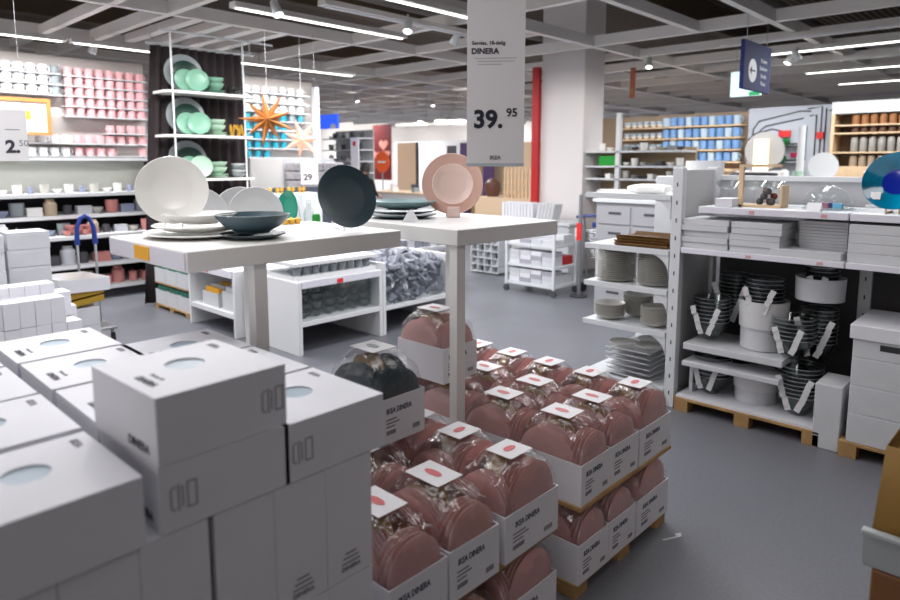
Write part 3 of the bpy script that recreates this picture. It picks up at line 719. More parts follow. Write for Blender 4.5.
for si, (z, y, n, s) in enumerate([(1.201,8.3,16,.10),(.956,8.28,13,.15),(.736,8.15,14,.13),(.411,8.12,12,.17),(.141,8.12,12,.16)]):
    for k in range(n):
        kd = kinds[(k*7+si*3)%6] if si else ('bowl','cup','candle','cup')[k%4]
        M = GM[(k*5+si)%8] if si else (PORC, CREAM, GM[0], PORC)[(k*3)%4]
        if si in (3,4) and 1 < k < 9 and M in (PORC,CREAM): M = DRK
        if si == 4 and k > 7: M = GM[3]
        goods(kd, '%s on the %s white shelf below the mugs, %s along' % ({'jar':'storage jar','box':'small box','plate':'plates'}.get(kd, kd), ORD[si], ORD[k]), (1.3+k*2.1/n+random.uniform(-.01,.01), y, z), s, M, 0, 'goods on the shelves below the mugs')
for k in range(7): bowl_at('pink bowl on the third white shelf below the mugs', (2.35+.09*(k%4)+.03*(k//4), 8.05, .737+.05*(k//4)), .10, .06, GM[3], 'bowl', 'pink bowls below the mugs')

# small white cartons stacks at far left
def mk_small(w, d, h):
    def fn():
        o = thing('small_carton', 'x', 'box'); MB().box(0,w,0,d,0,h).build('carton', CARD, o, .002)
        return o
    return Maker(fn)
smallc = mk_small(.0835,.155,.163)
for L in range(4):
    ys = [(4.6, 'front'), (4.78, 'back')]
    for yi, (y, yn) in enumerate(ys):
        zz = .06+.165*L
        for k in range(9 if L < 3 or yi else 8):
            x = .62+k*.0855+random.uniform(-.002,.002)
            if yi and L < 3: continue
            if L == 3 and yi == 0 and k > 7: continue
            smallc((x, y+random.uniform(-.006,.006), zz-.02), 0, 'small upright white carton, %s level, %s row, %s along' % (ORD[L], yn, ORD[k]), 'small upright white cartons at the frame edge')
    
for k in range(8): smallc((.62+k*.0855, 4.80, .600), 0, 'small upright white carton in the raised back row, %s along' % ORD[k], 'small upright white cartons at the frame edge')
tag(MB().box(.60,1.42,4.785,4.97,0,.598).build('carton_block', CARD, None, .003), 'large plain carton holding up the back row of small cartons', 'box')
pallet('pallet', 'low pallet under the small upright cartons', .60, 1.42, 4.59, 4.78, H=.039, nb=3)
midc = Maker(lambda: (lambda o: (MB().box(0,.255,0,.25,0,.118).build('carton', CARDG, o, .003), MB().box(.02,.235,-.001,0,.1,.104).build('tape', CARD, o), o)[-1])(thing('white_carton','x','box')))
for k in range(9): midc((1.13+random.uniform(-.006,.006), 5.15, .001+k*.1195), random.uniform(-.03,.03), 'white flat carton, %s from the floor in the tall pile by the trolley' % ORD[k], 'white cartons in the tall pile')
for k in range(9):
    o = midc((.84, 5.05, .001+k*.1195+.0), random.uniform(-.03,.03), 'white flat carton, %s from the floor in the outer tall pile' % ORD[k], 'white cartons in the outer pile')


# blue handled platform trolley
tr = thing('platform_trolley', 'steel trolley with a blue U-shaped handle and black castors', 'trolley', (1.52, 5.78, 0))
hx, hy = .37, .22
m = MB(); pts = [(hx-.07,hy,.86),(hx-.065,hy,1.0),(hx-.035,hy,1.08),(hx,hy,1.1),(hx+.035,hy,1.08),(hx+.065,hy,1.0),(hx+.07,hy,.86)]
m.tube(pts, [.022,.018,.018,.018,.018,.018,.022], 10).build('handle', BLUEP, tr)
for sx in (-.07,.07): MB().tube([(hx+sx,hy,.86),(hx+sx,hy,.16)], .011, 8).build('upright_tube', STEEL, tr)
m = MB(); m.tube([(0-.1,-.05,.17),(hx+.1,-.05,.17),(hx+.1,.5,.17),(-.1,.5,.17)], .012, 8, True); m.tube([(.1,-.05,.17),(.1,.5,.17)],.01,8); m.build('base_frame', STEEL, tr); MB().box(-.09,hx+.09,-.04,.49,.171,.183).build('deck', STEEL, tr)
for (wx, wy) in ((hx+.09,.0),(hx+.12,.48),(-.08,.0),(-.08,.48)):
    m = MB(); m.T = Matrix.Translation((wx,wy,.062)) @ Matrix.Rotation(PI/2,4,'Y') @ Matrix.Rotation(.3,4,'X'); m.lathe([(0,-.016),(.045,-.018),(.062,-.014),(.062,.014),(.045,.018),(0,.016)], 24)
    c = m.build('wheel', BLACK, tr); 
    m = MB(); m.tube([(wx,wy,.06),(wx,wy+.02,.13),(wx,wy,.17)], .012, 6); m.build('castor_fork', STEEL, tr)
oc = thing('open_carton', 'open white carton tilted on the blue-handled trolley', 'box', (1.45, 5.22, .60), .12); oc.rotation_euler = (0,.05,.15)
w, d, h = .36, .40, .10; m = MB(); m.box(0,w,0,.005,0,h); m.box(0,w,d-.005,d,0,h); m.box(0,.005,.005,d-.005,0,h); m.box(w-.005,w,.005,d-.005,0,h); m.box(.005,w-.005,.005,d-.005,0,.005)
m.build('carton', CARD, oc)
for k in range(2): tag(MB().box(0,.34,0,.38,0,.045).build('yellow_board', KHAKI, None, .003, (1.43,5.25,.47+k*.06),(0,-.10,.10)), 'yellow brown board, %s of two under the open carton on the trolley' % ('lower','upper')[k], 'board')
for k in range(2): tag(MB().box(0,.30,0,.34,0,.14).build('grey_carton', CARDG, None, .003, (1.42,5.27,.184+k*.142)), 'grey white carton, %s of two on the trolley base' % ('lower','upper')[k], 'box')

# rear display table with grey-white plates
RZ = 1.15
t3 = table('lower white display table behind the first, with upright grey plates and green glass', 1.45, 2.15, 2.75, 3.35, RZ, [(.33,.40)])
RZ += .001
for k, (x, y) in enumerate(((1.47,3.05),(1.67,3.02),(1.715,2.95))):
    upright_plate('dinner_plate', ('grey white plate standing alone on the rear table','grey white plate standing behind its twin on the rear table','grey white plate standing foremost of two on the rear table')[k], 'plate', (x, y, RZ), camdir(x,y)+.1, .27, PORCG, .10, k != 1)
upright_plate('side_plate', 'green glass plate standing on the rear table', 'plate', (1.86, 2.86, RZ+.06), camdir(1.9,2.9)-1.0, .19, mat('green_glaze',(.02,.30,.20),.2), .1, True)
tag(MB().box(1.80,1.99,2.77,2.93,RZ,RZ+.058).build('glass_block', PORC, None, .003), 'white low block under the green plate on the rear table', 'block')
for k, (x, y, h, M) in enumerate(((1.925,2.87,.17,GLASS),(1.96,2.85,.13,GLASS),(1.935,2.81,.15,GLASS))):
    tag(MB().lathe([(0,0),(.024,0),(.026,.01),(.026,h*.6),(.012,h*.8),(.012,h),(.008,h),(.0,h*.98)],16).build('glass_bottle', M, None, 0, (x,y,RZ+.058)), 'clear small bottle beside the green glass plate, %s of three' % ORD[k], 'bottle')
tag(MB().lathe([(0,0),(.02,0),(.022,.06),(.018,.075),(0,.08)],14).build('candle', mat('green_wax',(.03,.35,.05),.4), None, 0, (1.972,2.80,RZ+.058)), 'small green candle beside the dark teal upright plate', 'candle')
for k in range(3): tag(MB().lathe([(0,0),(.012,0),(.014,.02),(0,.03)],10).build('gold_trinket', GOLD, None, 0, (1.48+.03*k,2.32,TZ+.001)), 'small gold trinket on the table near the dark upright plate', 'ornament', 'gold trinkets')

# gold goods and grey wrapped goods beyond the curtain foot
o = thing('sideboard', 'white sideboard with gold decorations before the curtain', 'cabinet', (3.34, 6.25, 0))
MB().box(0,1.15,0,.30,.85,1.20).build('drawer_body', WHITE, o, .003); MB().box(0,1.15,.27,.30,0,.85).build('back_panel', WHITE, o)
for x in (.02,1.09): MB().box(x,x+.04,0,.04,0,.85).build('leg', WHITE, o)
for k in range(14):
    tag(MB().lathe([(0,0),(.02,0),(.008,.02),(.025,.04),(.02,.065),(0,.07)],12).build('gold_ornament', GOLD, None, 0, (3.38+k*.072, 6.33+.03*(k%2), 1.201)), 'small gold ornament on the white sideboard before the curtain, %s along' % ORD[k], 'ornament', 'gold ornaments on the sideboard')
o = thing('gondola', 'white shop shelf unit of wrapped grey goods under the stars', 'shelf unit', (4.45, 7.4, 0))
MB().box(0,.45,.3,.34,0,1.60).build('side_panel', PORC, o); MB().box(.45,1.3,.3,.33,0,1.60).build('back_panel', METALW, o)
for z in (.5,.85,1.20): MB().box(.45,1.3,0,.3,z-.02,z).build('shelf', METALW, o)
MB().box(0.0,1.3,-.02,.0,.70,1.22).build('front_panel', mat('slate_panel',(.09,.10,.13),.6), o)
for z in (1.201,1.32,1.44):
    for k in range(7): tag(MB().box(0,.11,0,.22,0,.10).build('wrapped_pack', mat('wrapped_silver',(.42,.40,.42),.35,var=.3,scale=30), None, .01, (4.91+k*.117,7.43,z)), 'silver grey wrapped pack, %s on the shelf under the stars' % ORD[k], 'packet', 'wrapped packs under the stars')

# ================================================================== RIGHT RACK
RX = 3.88
def upright(label, x, y, h, holes=True):
    o = thing('rack_upright', label, 'rack upright', (x, y, 0))
    MB().box(0,.06,0,.065,0,h).build('post', METALW, o, .003)
    m = MB()
    for k in range(int(h/.11)):
        m.box(-.001,0,.028,.036,.08+k*.11,.105+k*.11)
    m.build('slots', DARKM, o); return o
upright('tall white slotted post at the corner of the rack', RX, 1.705, 1.515)
upright('white slotted post at the back of the rack corner', 4.42, 1.705, 1.515)
upright('white slotted post between the two rack bays, at the back', 4.47, .79, 1.3)
tag(MB().box(RX+.06, 4.42, 1.73, 1.745, .05, 1.50).build('rack_end_panel', mat('rack_panel',(.50,.50,.51),.5)), 'grey end panel between the plate shelves and the rack bay', 'panel')
tag(MB().box(4.53, 4.55, -1.2, 1.77, .0, 1.43).build('rack_back_panel', mat('rack_back',(.50,.50,.52),.5)), 'pale back panel of the rack', 'panel')
tag(MB().box(4.50, 4.60, -1.2, 1.99, 1.43, 1.46).build('rack_top_rail', METALW), 'thin white rail along the top of the rack back', 'rail')
tag(MB().box(4.50, 4.525, -1.2, 1.69, .0, .98).build('dark_backing_panel', mat('dark_backing',(.045,.042,.045),.7)), 'dark panel behind the stacked glass bowls', 'panel')
# end bay shelves with curved brackets
for i, z in enumerate((1.345, 1.00, .745, .475, .105)):
    o = thing('bracket_shelf', 'white bracket shelf of the plate bay, %s from the top' % ORD[i], 'shelf', (RX, 1.775, z))
    MB().box(0,.46,0,.60,-.022,0).build('shelf_board', METALW, o, .003)
    MB().box(-.008,0,0,.60,-.032,.004).build('front_lip', METALW, o, .002)
    if i < 4:
        pts = [(0,-.022)]; 
        for k in range(9): a = PI/2*k/8; pts.append((.16*(1-math.sin(a)), -.022-.12*(1-math.cos(a))))
        pts = [(0,-.15)]+[(.17-.17*math.cos(PI/2*k/8)*1.0 if False else .17*(1-math.cos(PI/2*k/8)), -.15+.128*math.sin(PI/2*k/8)) for k in range(9)]+[(0,-.022)]
        # concave quarter: hugs post and shelf
        pts = [(0,-.022),(0,-.15)]+[(.17*(1-math.cos(PI/2*k/8)), -.15+.128*math.sin(PI/2*k/8)) for k in range(1,9)]
        for bx in (.0,.44): MB().prism(pts, bx, bx+.012, 'x').build('bracket', METALW, o)
def plates_stack(n, loc, D, h, M, dz, lab, grp, prof='plate'):
    me = MB().lathe(plate_prof(D,h,.58,.004) if prof == 'plate' else bowl_prof(D,h), 32).mesh('p', M)
    for k in range(n):
        o = put('dinner_plate' if prof == 'plate' else 'bowl', me, None, 0, (loc[0]+random.uniform(-.002,.002), loc[1]+random.uniform(-.002,.002), loc[2]+.001+k*dz))
        tag(o, lab % ORD[k] if k < 20 else lab % 'uppermost', 'plate' if prof == 'plate' else 'bowl', grp)
plates_stack(17, (4.03,1.925,.745), .245, .018, CREAM, .0128, 'cream dinner plate, %s from the shelf in the tall pile by the rack post', 'cream plates by the post')
plates_stack(17, (4.03,2.215,.745), .27, .018, CREAM, .0132, 'cream dinner plate, %s from the shelf in the tall pile at the open shelf end', 'cream plates at the open end')
plates_stack(9, (4.0,1.905,.475), .19, .035, CREAM, .0125, 'cream deep plate, %s from the shelf in the low pile by the rack post', 'cream deep plates by the post', 'b')
plates_stack(7, (4.0,2.24,.475), .21, .035, CREAM, .0125, 'cream deep plate, %s from the shelf in the low pile at the open end', 'cream deep plates at the open end', 'b')
plates_stack(10, (4.2,2.13,.475), .21, .035, CREAM, .0135, 'cream deep plate, %s from the shelf in the pile at the back', 'cream deep plates at the back', 'b')
for k in range(6):
    o = tag(MB().prism([(0,0),(.40,0),(.44,.022),(.432,.024),(.395,.005),(.005,.005),(-.032,.024),(-.04,.022)], 0, .30, 'y').build('square_tray', PORCG, None, .002, (3.90, 1.86+.01*(k%2)+.02, .106+k*.036), (0,0,random.uniform(-.05,.05))), 'white square tray, %s from the bottom of the tray pile' % ORD[k], 'tray', 'white square trays')
    o.location = (3.93, 1.90, .106+k*.036); 
for k, (x, y) in enumerate(((3.99,2.12),(4.16,2.0),(3.99,1.93))):
    plate_at('cream plate lying on the topmost square tray, %s of three' % ORD[k], (x, y, .106+.20+.012+k*.006), .19, CREAM, .014)
for k in range(4):
    tag(MB().prism([(0,0),(.26,0),(.285,.02),(.28,.022),(.255,.005),(.005,.005),(-.02,.022),(-.025,.02)], 0, .37, 'y').build('woven_tray', TRAY, None, .002, (3.93+.01*k, 1.80+.01*(k%2), 1.001+k*.016), (0,0,random.uniform(-.05,.05))), 'brown woven tray, %s from the bottom on the plate bay shelf' % ORD[k], 'tray', 'brown woven trays')
for k in range(3):
    tag(MB().tube([(0,0,0),(.03,.09,.0),(.0,.19,.0),(.02,.27,0)], [.022,.03,.03,.02], 12).build('rolled_napkin', PORC, None, 0, (3.95+.09*k, 1.84+.03*k, 1.375)), 'white rolled cloth lying on the top bracket shelf, %s from the front' % ORD[k], 'cloth')

# main bay shelves
def rshelf(label, y0, y1, z, x0=RX, t=.035):
    o = thing('rack_shelf', label, 'shelf', (x0, y0, z)); d = 4.46-x0
    MB().box(0,d,0,y1-y0,-t,0).build('shelf_board', METALW, o, .003)
    MB().box(-.004,0,.005,y1-y0-.005,-t+.003,-.003).build('price_rail', MATS['label_rail'], o)
    for k in range(2): MB().box(-.0055,-.004,.10+k*.37,.13+k*.37,-t+.008,-.012).build('shelf_label', mat('pale_red_label',(.65,.35,.36),.6), o)
rshelf('long white shelf of flat boxes above the glass bowls', .815, 1.70, 1.03)
rshelf('long white shelf above the large lidded boxes', -.12, .81, 1.03)
rshelf('upper white shelf with the wooden frame and glass dome', .815, 1.61, 1.285, 3.90, .04)
rshelf('upper white shelf carrying the blue plate', -.12, .81, 1.285, 3.90, .04)
def flatbox(fn_h, w, d=.30):
    def fn():
        o = thing('flat_box','x','box'); MB().box(0,d,0,w,0,fn_h).build('carton', CARDG, o, .002)
        return o
    return Maker(fn)
fb = flatbox(.0345, .275); fb2 = flatbox(.049, .29); fb3 = flatbox(.0165,.24); fb4 = flatbox(.04,.35)
for k in range(5): fb((3.90+random.uniform(-.01,.01), 1.425+random.uniform(0,.006), 1.0305+k*.0355), random.uniform(-.015,.015), 'flat grey white box, %s from the shelf in the pile by the rack post' % ORD[k], 'flat boxes by the rack post')
for k in range(5):
    w = fb((3.90+random.uniform(-.01,.01), 1.13+random.uniform(.0,.004)+(.0 if k > 2 else 0.01), 1.0305+k*.0355), random.uniform(-.01,.01), 'flat grey white box, %s from the shelf in the second pile from the post' % ORD[k], 'flat boxes in the second pile')
for k in range(11): fb3((4.05, .845, 1.0305+k*.0175), random.uniform(-.01,.01), 'thin beige box, %s from the shelf in the set back pile' % ORD[k], 'thin beige boxes')
fb4((3.89, .835+.0, 1.0305), 0, 'single flat white box in front of the thin beige boxes'); bpy.context.view_layer.update()
for ci, y in enumerate((.52,.22,-.08)):
    for k in range(4): fb2((3.90, y, 1.0305+k*.05), random.uniform(-.01,.01), 'white flat box below the blue plate, pile %s along, %s from the shelf' % (ORD[ci], ORD[k]), 'white flat boxes below the blue plate')
# things on the upper shelf
fr = thing('wooden_frame_box', 'pale wooden open frame box with dark fruit on the upper shelf', 'display box', (4.02, 1.19, 1.286))
MB().box(0,.02,.21,.235,0,.25).build('side_board', WOODL, fr); MB().box(0,.16,.0,.235,0,.012).build('base_board', WOODL, fr); MB().box(.03,.16,.0,.012,.012,.13).build('side_board', WOODL, fr); MB().box(0,.02,.0,.21,.235,.25).build('top_board', WOODL, fr)
for k in range(7): tag(MB().lathe([(0,0),(.015,.003),(.022,.02),(.015,.038),(0,.042)],12).build('dark_fruit', (DRK, mat('dark_red_fruit',(.12,.02,.015),.4))[k%2], None, 0, (4.07+.035*(k%2), 1.25+.022*(k//2), 1.299+.03*(k%3))), 'small dark decorative fruit in the wooden frame box', 'fruit', 'decorative fruit')
def dome(label, loc, r):
    o = thing('glass_dome', label, 'glass dome', loc)
    MB().lathe([(r,0),(r*1.0,.05),(r*.85,.09),(r*.4,.125),(.012,.135),(.012,.15),(0,.152)],28).build('dome', GLASS, o)
    MB().lathe([(0,0),(r*1.1,0),(r*1.12,.008),(0,.008)],28).build('base_plate', GLASS, o)
dome('clear glass dome over blue items on the upper shelf', (4.12, .965, 1.286), .12)
for k in range(4): goods('box', 'small %s box under the glass dome' % ('light blue','deep blue','mauve','turquoise')[k], (4.08+.035*(k%2), .91+.035*k, 1.296), .045, (mat('sky_blue_pack',(.15,.45,.7),.5), BLUEP, mat('mauve_pack',(.35,.12,.2),.5), TEALMUG)[k], PI/2)
tag(MB().prism([(-.03,0),(.03,0),(.0,.045)], -.035, .035, 'y').build('price_card', MATS['white_paper'], None, 0, (3.94,.99,1.286)), 'small white tent card on the shelf before the glass dome', 'price card')
for k in range(3): tag(MB().lathe([(0,0),(.05,0),(.008,.01),(.006,.09),(.06,.11),(.085,.15),(.082,.15),(.055,.113),(0,.10)],20).build('glass_cake_stand', GLASS, None, 0, (4.15+.1*(k%2),1.53-.12*k,1.286)), 'clear footed glass on the upper shelf near the post, %s in line' % ORD[k], 'glass')
tag(MB().box(0,.16,0,.10,0,.05).build('small_carton', CARD, None, .002, (3.92,1.42,1.286)), 'small white carton on the upper shelf near the post', 'box')
tag(MB().box(0,.05,0,.45,0,.02).build('acrylic_tray', GLASS, None, .002, (4.2,.83,1.286)), 'long clear tray at the back of the upper shelf', 'tray')
bp_ = thing('blue_serving_dish', 'glazed blue round dish with a deep blue centre, standing upright', 'dish', (4.03, .635, 1.286), camdir(4.03,.655)-.25)
a = PI/2-.30
prof = plate_prof(.305,.045,.38,.006,.5)
m = MB().lathe([(0,.002),(.06,.004),(.08,.012),(.148,.040),(.1525,.042),(.150,.046),(.08,.020),(.06,.012),(0,.010)],48)
m.build('dish', BLUEGL, bp_, 0, (0,0,.012+.1525*math.cos(.30)), (a,0,0))
m = MB().lathe([(0,.0112),(.058,.0135),(.066,.016),(.066,.0165),(.058,.0145),(0,.0122)],32); m.build('centre', BLUEGD, bp_, 0, (0,0,.012+.1525*math.cos(.30)), (a,0,0))
m = MB(); m.box(-.09,-.05,-.115,-.085,.026,.0285) if False else m.box(-.10,-.055,-.10,-.06,.034,.036); m.build('paper_tag', MATS['white_paper'], bp_, 0, (0,-.004,.012+.1525*math.cos(.30)), (a,0,0))
m = MB(); 
for sx in (-.03,.03): m.box(sx-.004,sx+.004,-.05,.07,0,.012); m.box(sx-.004,sx+.004,-.05,-.04,.012,.03)
m.build('plate_stand', WOODL, bp_)

# glass bowls wrapped in white sleeves
pallet('pallet', 'wooden pallet under the stacked glass bowls in the rack', RX-.02, 4.42, .87, 1.69, H=.085, along='y', board=None)
tag(MB().box(RX-.01, 4.41, .88, 1.685, .0855, .10).build('pallet_sheet', CARD), 'white sheet on the pallet under the glass bowls', 'sheet')
GLM = {}
def glass_stack(label, loc, D, n, rz=0, sleeves=2, seed=0):
    """n nested glass bowls, each its own thing with a bright rim and two paper sleeves"""
    rnd = random.Random(seed)
    if D not in GLM:
        GLM[D] = (MB().lathe([(0,0),(D*.20,0),(D*.30,.03),(D*.44,.085),(D*.5,.12),(D*.49,.122),(D*.42,.087),(D*.28,.034),(0,.006)],24).mesh('glass_bowl', GLASSD),
                  MB().tube([(D*.497*math.cos(2*PI*k/24), D*.497*math.sin(2*PI*k/24), .121) for k in range(24)], .0025, 5, True).mesh('bright_rim', STEEL),
                  MB().box(-.002,.0,-.016,.016,0,.026).mesh('paper_sleeve', mat('sleeve_paper',(.62,.62,.63),.6)))
    g, rim, slv = GLM[D]
    for k in range(n):
        o = put('glass_bowl', g, None, 0, (loc[0],loc[1],loc[2]+k*.024)); put('bright_rim', rim, o)
        for sx in (1,-1):
            put('paper_sleeve', slv, o, 0, (-D*.40-.02-.004*(k%2), sx*(D*.10+k*.008)+rnd.uniform(-.003,.003), .045), (sx*-.35,.25,0), 'white paper sleeve')
        tag(o, '%s of the nested glass bowls %s' % (ORD[k], label), 'bowl', 'nested glass bowls ' + label)
def tub(label, loc, D, h, band=True):
    o = thing('white_tub', label, 'tub', loc); R = D/2
    MB().lathe([(0,0),(R*.9,0),(R*.93,h),(R*.90,h),(R*.87,.01),(0,.01)],40).build('tub', CARDG, o)
    if band: MB().lathe([(R*.98,h*.45),(R*1.04,h),(R*1.01,h),(R*.95,h*.45)],40).build('outer_band', mat('band_paper',(.66,.66,.67),.6), o)
    return o
tub('round white tub in the middle of the glass bowl display', (4.10, 1.265, .44), .27, .29)
glass_stack('rising from the middle white tub', (4.08,1.26,.60), .22, 7, 0, 2, 1)
tub('round white banded tub high up near the large lidded boxes', (4.16, .985, .765), .28, .13, False)
glass_stack('under the high white tub', (4.16,.98,.40), .20, 9, 0, 2, 2)
glass_stack('inside the high white tub', (4.16,.98,.79), .18, 3, 0, 2, 5)
glass_stack('on the plank by the rack post', (4.05,1.555,.45), .22, 7, 0, 2, 3)
glass_stack('behind those by the rack post', (4.28,1.50,.50), .20, 10, 0, 2, 4)
glass_stack('in front above the small carton', (4.03,1.075,.43), .24, 6, 0, 2, 6)
glass_stack('on the pallet by the rack post', (4.06,1.54,.101), .23, 6, 0, 2, 7)
glass_stack('on the pallet near the slim carton', (4.05,1.03,.101), .24, 8, 0, 2, 8)
tub('round white tub standing on the pallet under the planks', (4.12, 1.29, .101), .26, .18)
o = tag(MB().box(3.885, 4.30, 1.085, 1.66, .0, .04).build('white_plank', CARDG, None, .003, (0,0,.395)), 'white plank shelf across the glass bowl display', 'plank')
o = tag(MB().box(3.875, 4.05, 1.095, 1.66, .0, .03).build('white_plank', CARDG, None, .003, (0,0,.292)), 'thinner white plank below the other in the glass bowl display', 'plank')
for (x,y) in ((4.25,1.65),(4.25,1.12)): tag(MB().box(0,.03,0,.03,.1,.395).build('plank_prop', METALW, None, 0, (x,y-.015,0)), 'thin white prop under the white planks, %s' % ('by the post' if y > 1.3 else 'by the small carton'), 'prop')
for (x,y) in ((3.98,1.63),): tag(MB().box(0,.02,0,.02,.1,.292).build('plank_prop', METALW, None, 0, (x,y,0)), 'thin white prop under the lower plank', 'prop')
# large lidded boxes
pallet('pallet', 'wooden pallet under the large lidded boxes', RX-.05, 4.35, .25, .77, H=.085, along='y')
for k, (z0, z1) in enumerate(((.086,.245),(.2455,.395),(.3955,.545),(.5455,.69))):
    o = thing('lidded_box', 'large white lidded box, %s from the pallet in the rack' % ORD[k], 'box', (3.84, .28, z0), 0, 'large lidded boxes')
    h = z1-z0; MB().box(0,.45,0,.46,0,h).build('box_body', CARDG, o, .004)
    if k == 3: MB().box(-.015,.465,-.015,.475,h-.045,h+.03).build('lid', CARD, o, .004); MB().box(-.001,.0,.10,.34,h-.092,h-.060).build('handle_slot', DARKM, o); 
    else: MB().box(-.0008,0,.10,.14,.05,.065).build('printed_mark', INK, o)
for k in range(4):
    o = thing('lidded_box', 'large white lidded box, %s from the floor at the frame edge of the rack' % ORD[k], 'box', (3.84, -.25, .0005+k*.17), 0, 'large lidded boxes'); MB().box(0,.45,0,.46,0,.168).build('box_body', CARDG, o, .004)
tag(MB().box(0,.25,0,.13,0,.36).build('slim_carton', CARDG, None, .004, (3.86,.775,.0005)), 'slim white carton on the floor beside the lidded boxes', 'box')

# white trolley in the middle
ct = thing('shelf_trolley', 'white three-tier shelf trolley on castors beside the column', 'trolley', (6.18, 4.19, 0))
CWx, CWy = .46, .68
for (x, y) in ((0,0),(CWx,0),(0,CWy),(CWx,CWy)):
    MB().box(x-.014,x+.014,y-.014,y+.014,.09,.78).build('post', METALW, ct)
    m = MB(); m.T = Matrix.Translation((x,y,.04)) @ Matrix.Rotation(PI/2,4,'Y'); m.lathe([(0,-.012),(.038,-.014),(.04,0),(.038,.014),(0,.012)],18); m.build('castor', DRK, ct)
    MB().tube([(x,y,.07),(x,y,.1)], .008, 6).build('castor_stem', STEEL, ct)
for z in (.13,.35,.60): MB().box(0,CWx,0,CWy,z-.035,z).build('shelf', METALW, ct, .003)
for sz, items in ((.131,[(0,.16,'w'),(.17,.3,'w'),(.38,.28,'g')]),(.351,[(.02,.3,'w'),(.36,.28,'g')]),(.601,[(.02,.3,'g'),(.34,.3,'w')])):
    for k in range(4):
        for l in range(3 if sz < .6 else 1):
            tag(MB().box(0,.20,0,.15,0,.052).build('book_pack', (CARDG,GOODSW,mat('grey_lilac_pack',(.38,.37,.42),.6),CARD)[(k+l)%4], None, .002, (6.20+.215*(l%2)*0, 4.22+k*.158, sz+l*.054)), 'pale pack on the %s trolley shelf, %s along, %s up' % ({.131:'bottom',.351:'middle',.601:'top'}[sz], ORD[k], ORD[l]), 'packet', 'packs on the white trolley')
        tag(MB().box(0,.20,0,.15,0,.10).build('book_pack', (GOODSW, RED if sz == .351 and k == 0 else CARDG)[(k+1)%2], None, .002, (6.42, 4.22+k*.158, sz)), 'larger pack at the back of the %s trolley shelf, %s along' % ({.131:'bottom',.351:'middle',.601:'top'}[sz], ORD[k]), 'packet', 'packs on the white trolley')
# low cabinet with upright white books behind
lc = thing('low_cabinet', 'beige topped low cabinet carrying upright white books behind the trolley', 'cabinet', (7.35, 4.75, 0))
MB().box(0,.4,0,1.7,.70,.74).build('top_board', METALW, lc, .003); MB().box(.02,.38,.02,1.68,0,.70).build('cabinet_body', CARDG, lc)
for k in range(15):
    lean = 0 if k > 4 else .25
    tag(MB().box(0,.19,0,.045,0,.24).build('white_book', CARD if k > 4 else CARDG, None, .002, (7.40, 5.10+k*.056-(0 if k>4 else .03), .742), (lean*.9,0,0)), 'white upright book on the low cabinet, %s from the column side' % ORD[k], 'book', 'white books on the low cabinet')
# grid rack and basket racks
gr = thing('cubby_rack', 'white cubby rack of small dark goods behind the table leg', 'rack', (6.9, 5.58, 0))
MB().box(.25,.27,0,.52,.02,.52).build('back_panel', DRK, gr)
for k in range(5): MB().box(0,.26,k*.125,k*.125+.012,.02,.52).build('divider', METALW, gr)
for k in range(6): MB().box(0,.26,0,.512,.02+k*.098,.028+k*.098).build('divider_shelf', METALW, gr)
for i in range(4):
    for j in range(5): tag(MB().lathe([(0,0),(.03,0),(.036,.02),(.03,.06),(.02,.07),(0,.07)],12).build('small_jar', (GREYMUG,GOODSW,DRK)[(i+j)%3], None, 0, (6.98,5.655+i*.125,.0285+j*.098)), 'small jar in the cubby rack, column %s, %s cell up' % (ORD[i], ORD[j]), 'jar', 'jars in the cubby rack')
br = thing('basket_rack', 'low white rack of grey packs behind the grey packet bin', 'rack', (4.86, 5.6, 0))
for z in (.30,.52): MB().box(0,1.35,0,.4,z-.03,z).build('shelf', METALW, br, .002)
for x in (0,1.32): MB().box(x,x+.03,0,.03,0,.70).build('post', METALW, br); MB().box(x,x+.03,.37,.40,0,.70).build('post', METALW, br)
MB().box(0,1.35,.38,.40,.02,.30).build('back_panel', DARKM, br)
for z in (.301,.521):
    for k in range(10): tag(MB().box(0,.11,0,.2,0,.11).build('grey_carton', GREYI if k%3 else CARDG, None, .003, (4.90+k*.126,5.65,z)), 'grey packed carton on the %s shelf of the low rack, %s along' % ('upper' if z > .4 else 'lower', ORD[k]), 'box', 'grey cartons on the low rack')
for k in range(9): tag(MB().lathe([(0,0),(.05,0),(.055,.10),(0,.11)],12).build('dark_jar', DRK, None, 0, (4.96+k*.14,5.75,.001)), 'dark round jar on the floor under the low rack, %s along' % ORD[k], 'jar', 'dark jars under the low rack')

# blue-handled shopping trolley
bt = thing('shopping_trolley', 'wire shopping trolley with blue handles and a teal bag, by the column', 'trolley', (6.72, 3.72, 0))
MB().tube([(0,-.10,.93),(0,.1,.935),(0,.40,.92),(0,.52,.90)], .017, 8).build('handle', BLUEP, bt)
MB().box(-.02,.03,-.02,.30,.79,.85).build('child_seat_flap', BLUEP, bt, .01)
for y in (-.02,.42): MB().tube([(0,y,.92),(.06,y,.55),(.1,y,.12)], .012, 8).build('side_tube', STEEL, bt)
m = MB()
for k in range(12): 
    z = .42+k*.03; m.tube([(.06,-.02,z),(.06,.42,z),(.75,.38,z),(.75,.02,z)], .003, 4, True)
for k in range(10): m.tube([(.06,-.02+k*.049,.40),(.06,-.02+k*.049,.78)], .003, 4)
m.build('wire_basket', STEEL, bt)
m = MB(); m.tube([(.0,.0,.13),(.8,.06,.13),(.8,.36,.13),(.0,.42,.13)], .012, 6, True); m.build('base_frame', STEEL, bt)
for (x,y) in ((.02,.0),(.02,.42),(.78,.06),(.78,.36)):
    m = MB(); m.T = Matrix.Translation((x,y,.06)) @ Matrix.Rotation(PI/2,4,'X'); m.lathe([(0,-.014),(.055,-.014),(.058,0),(.055,.014),(0,.014)],18); m.build('wheel', BLACK, bt)
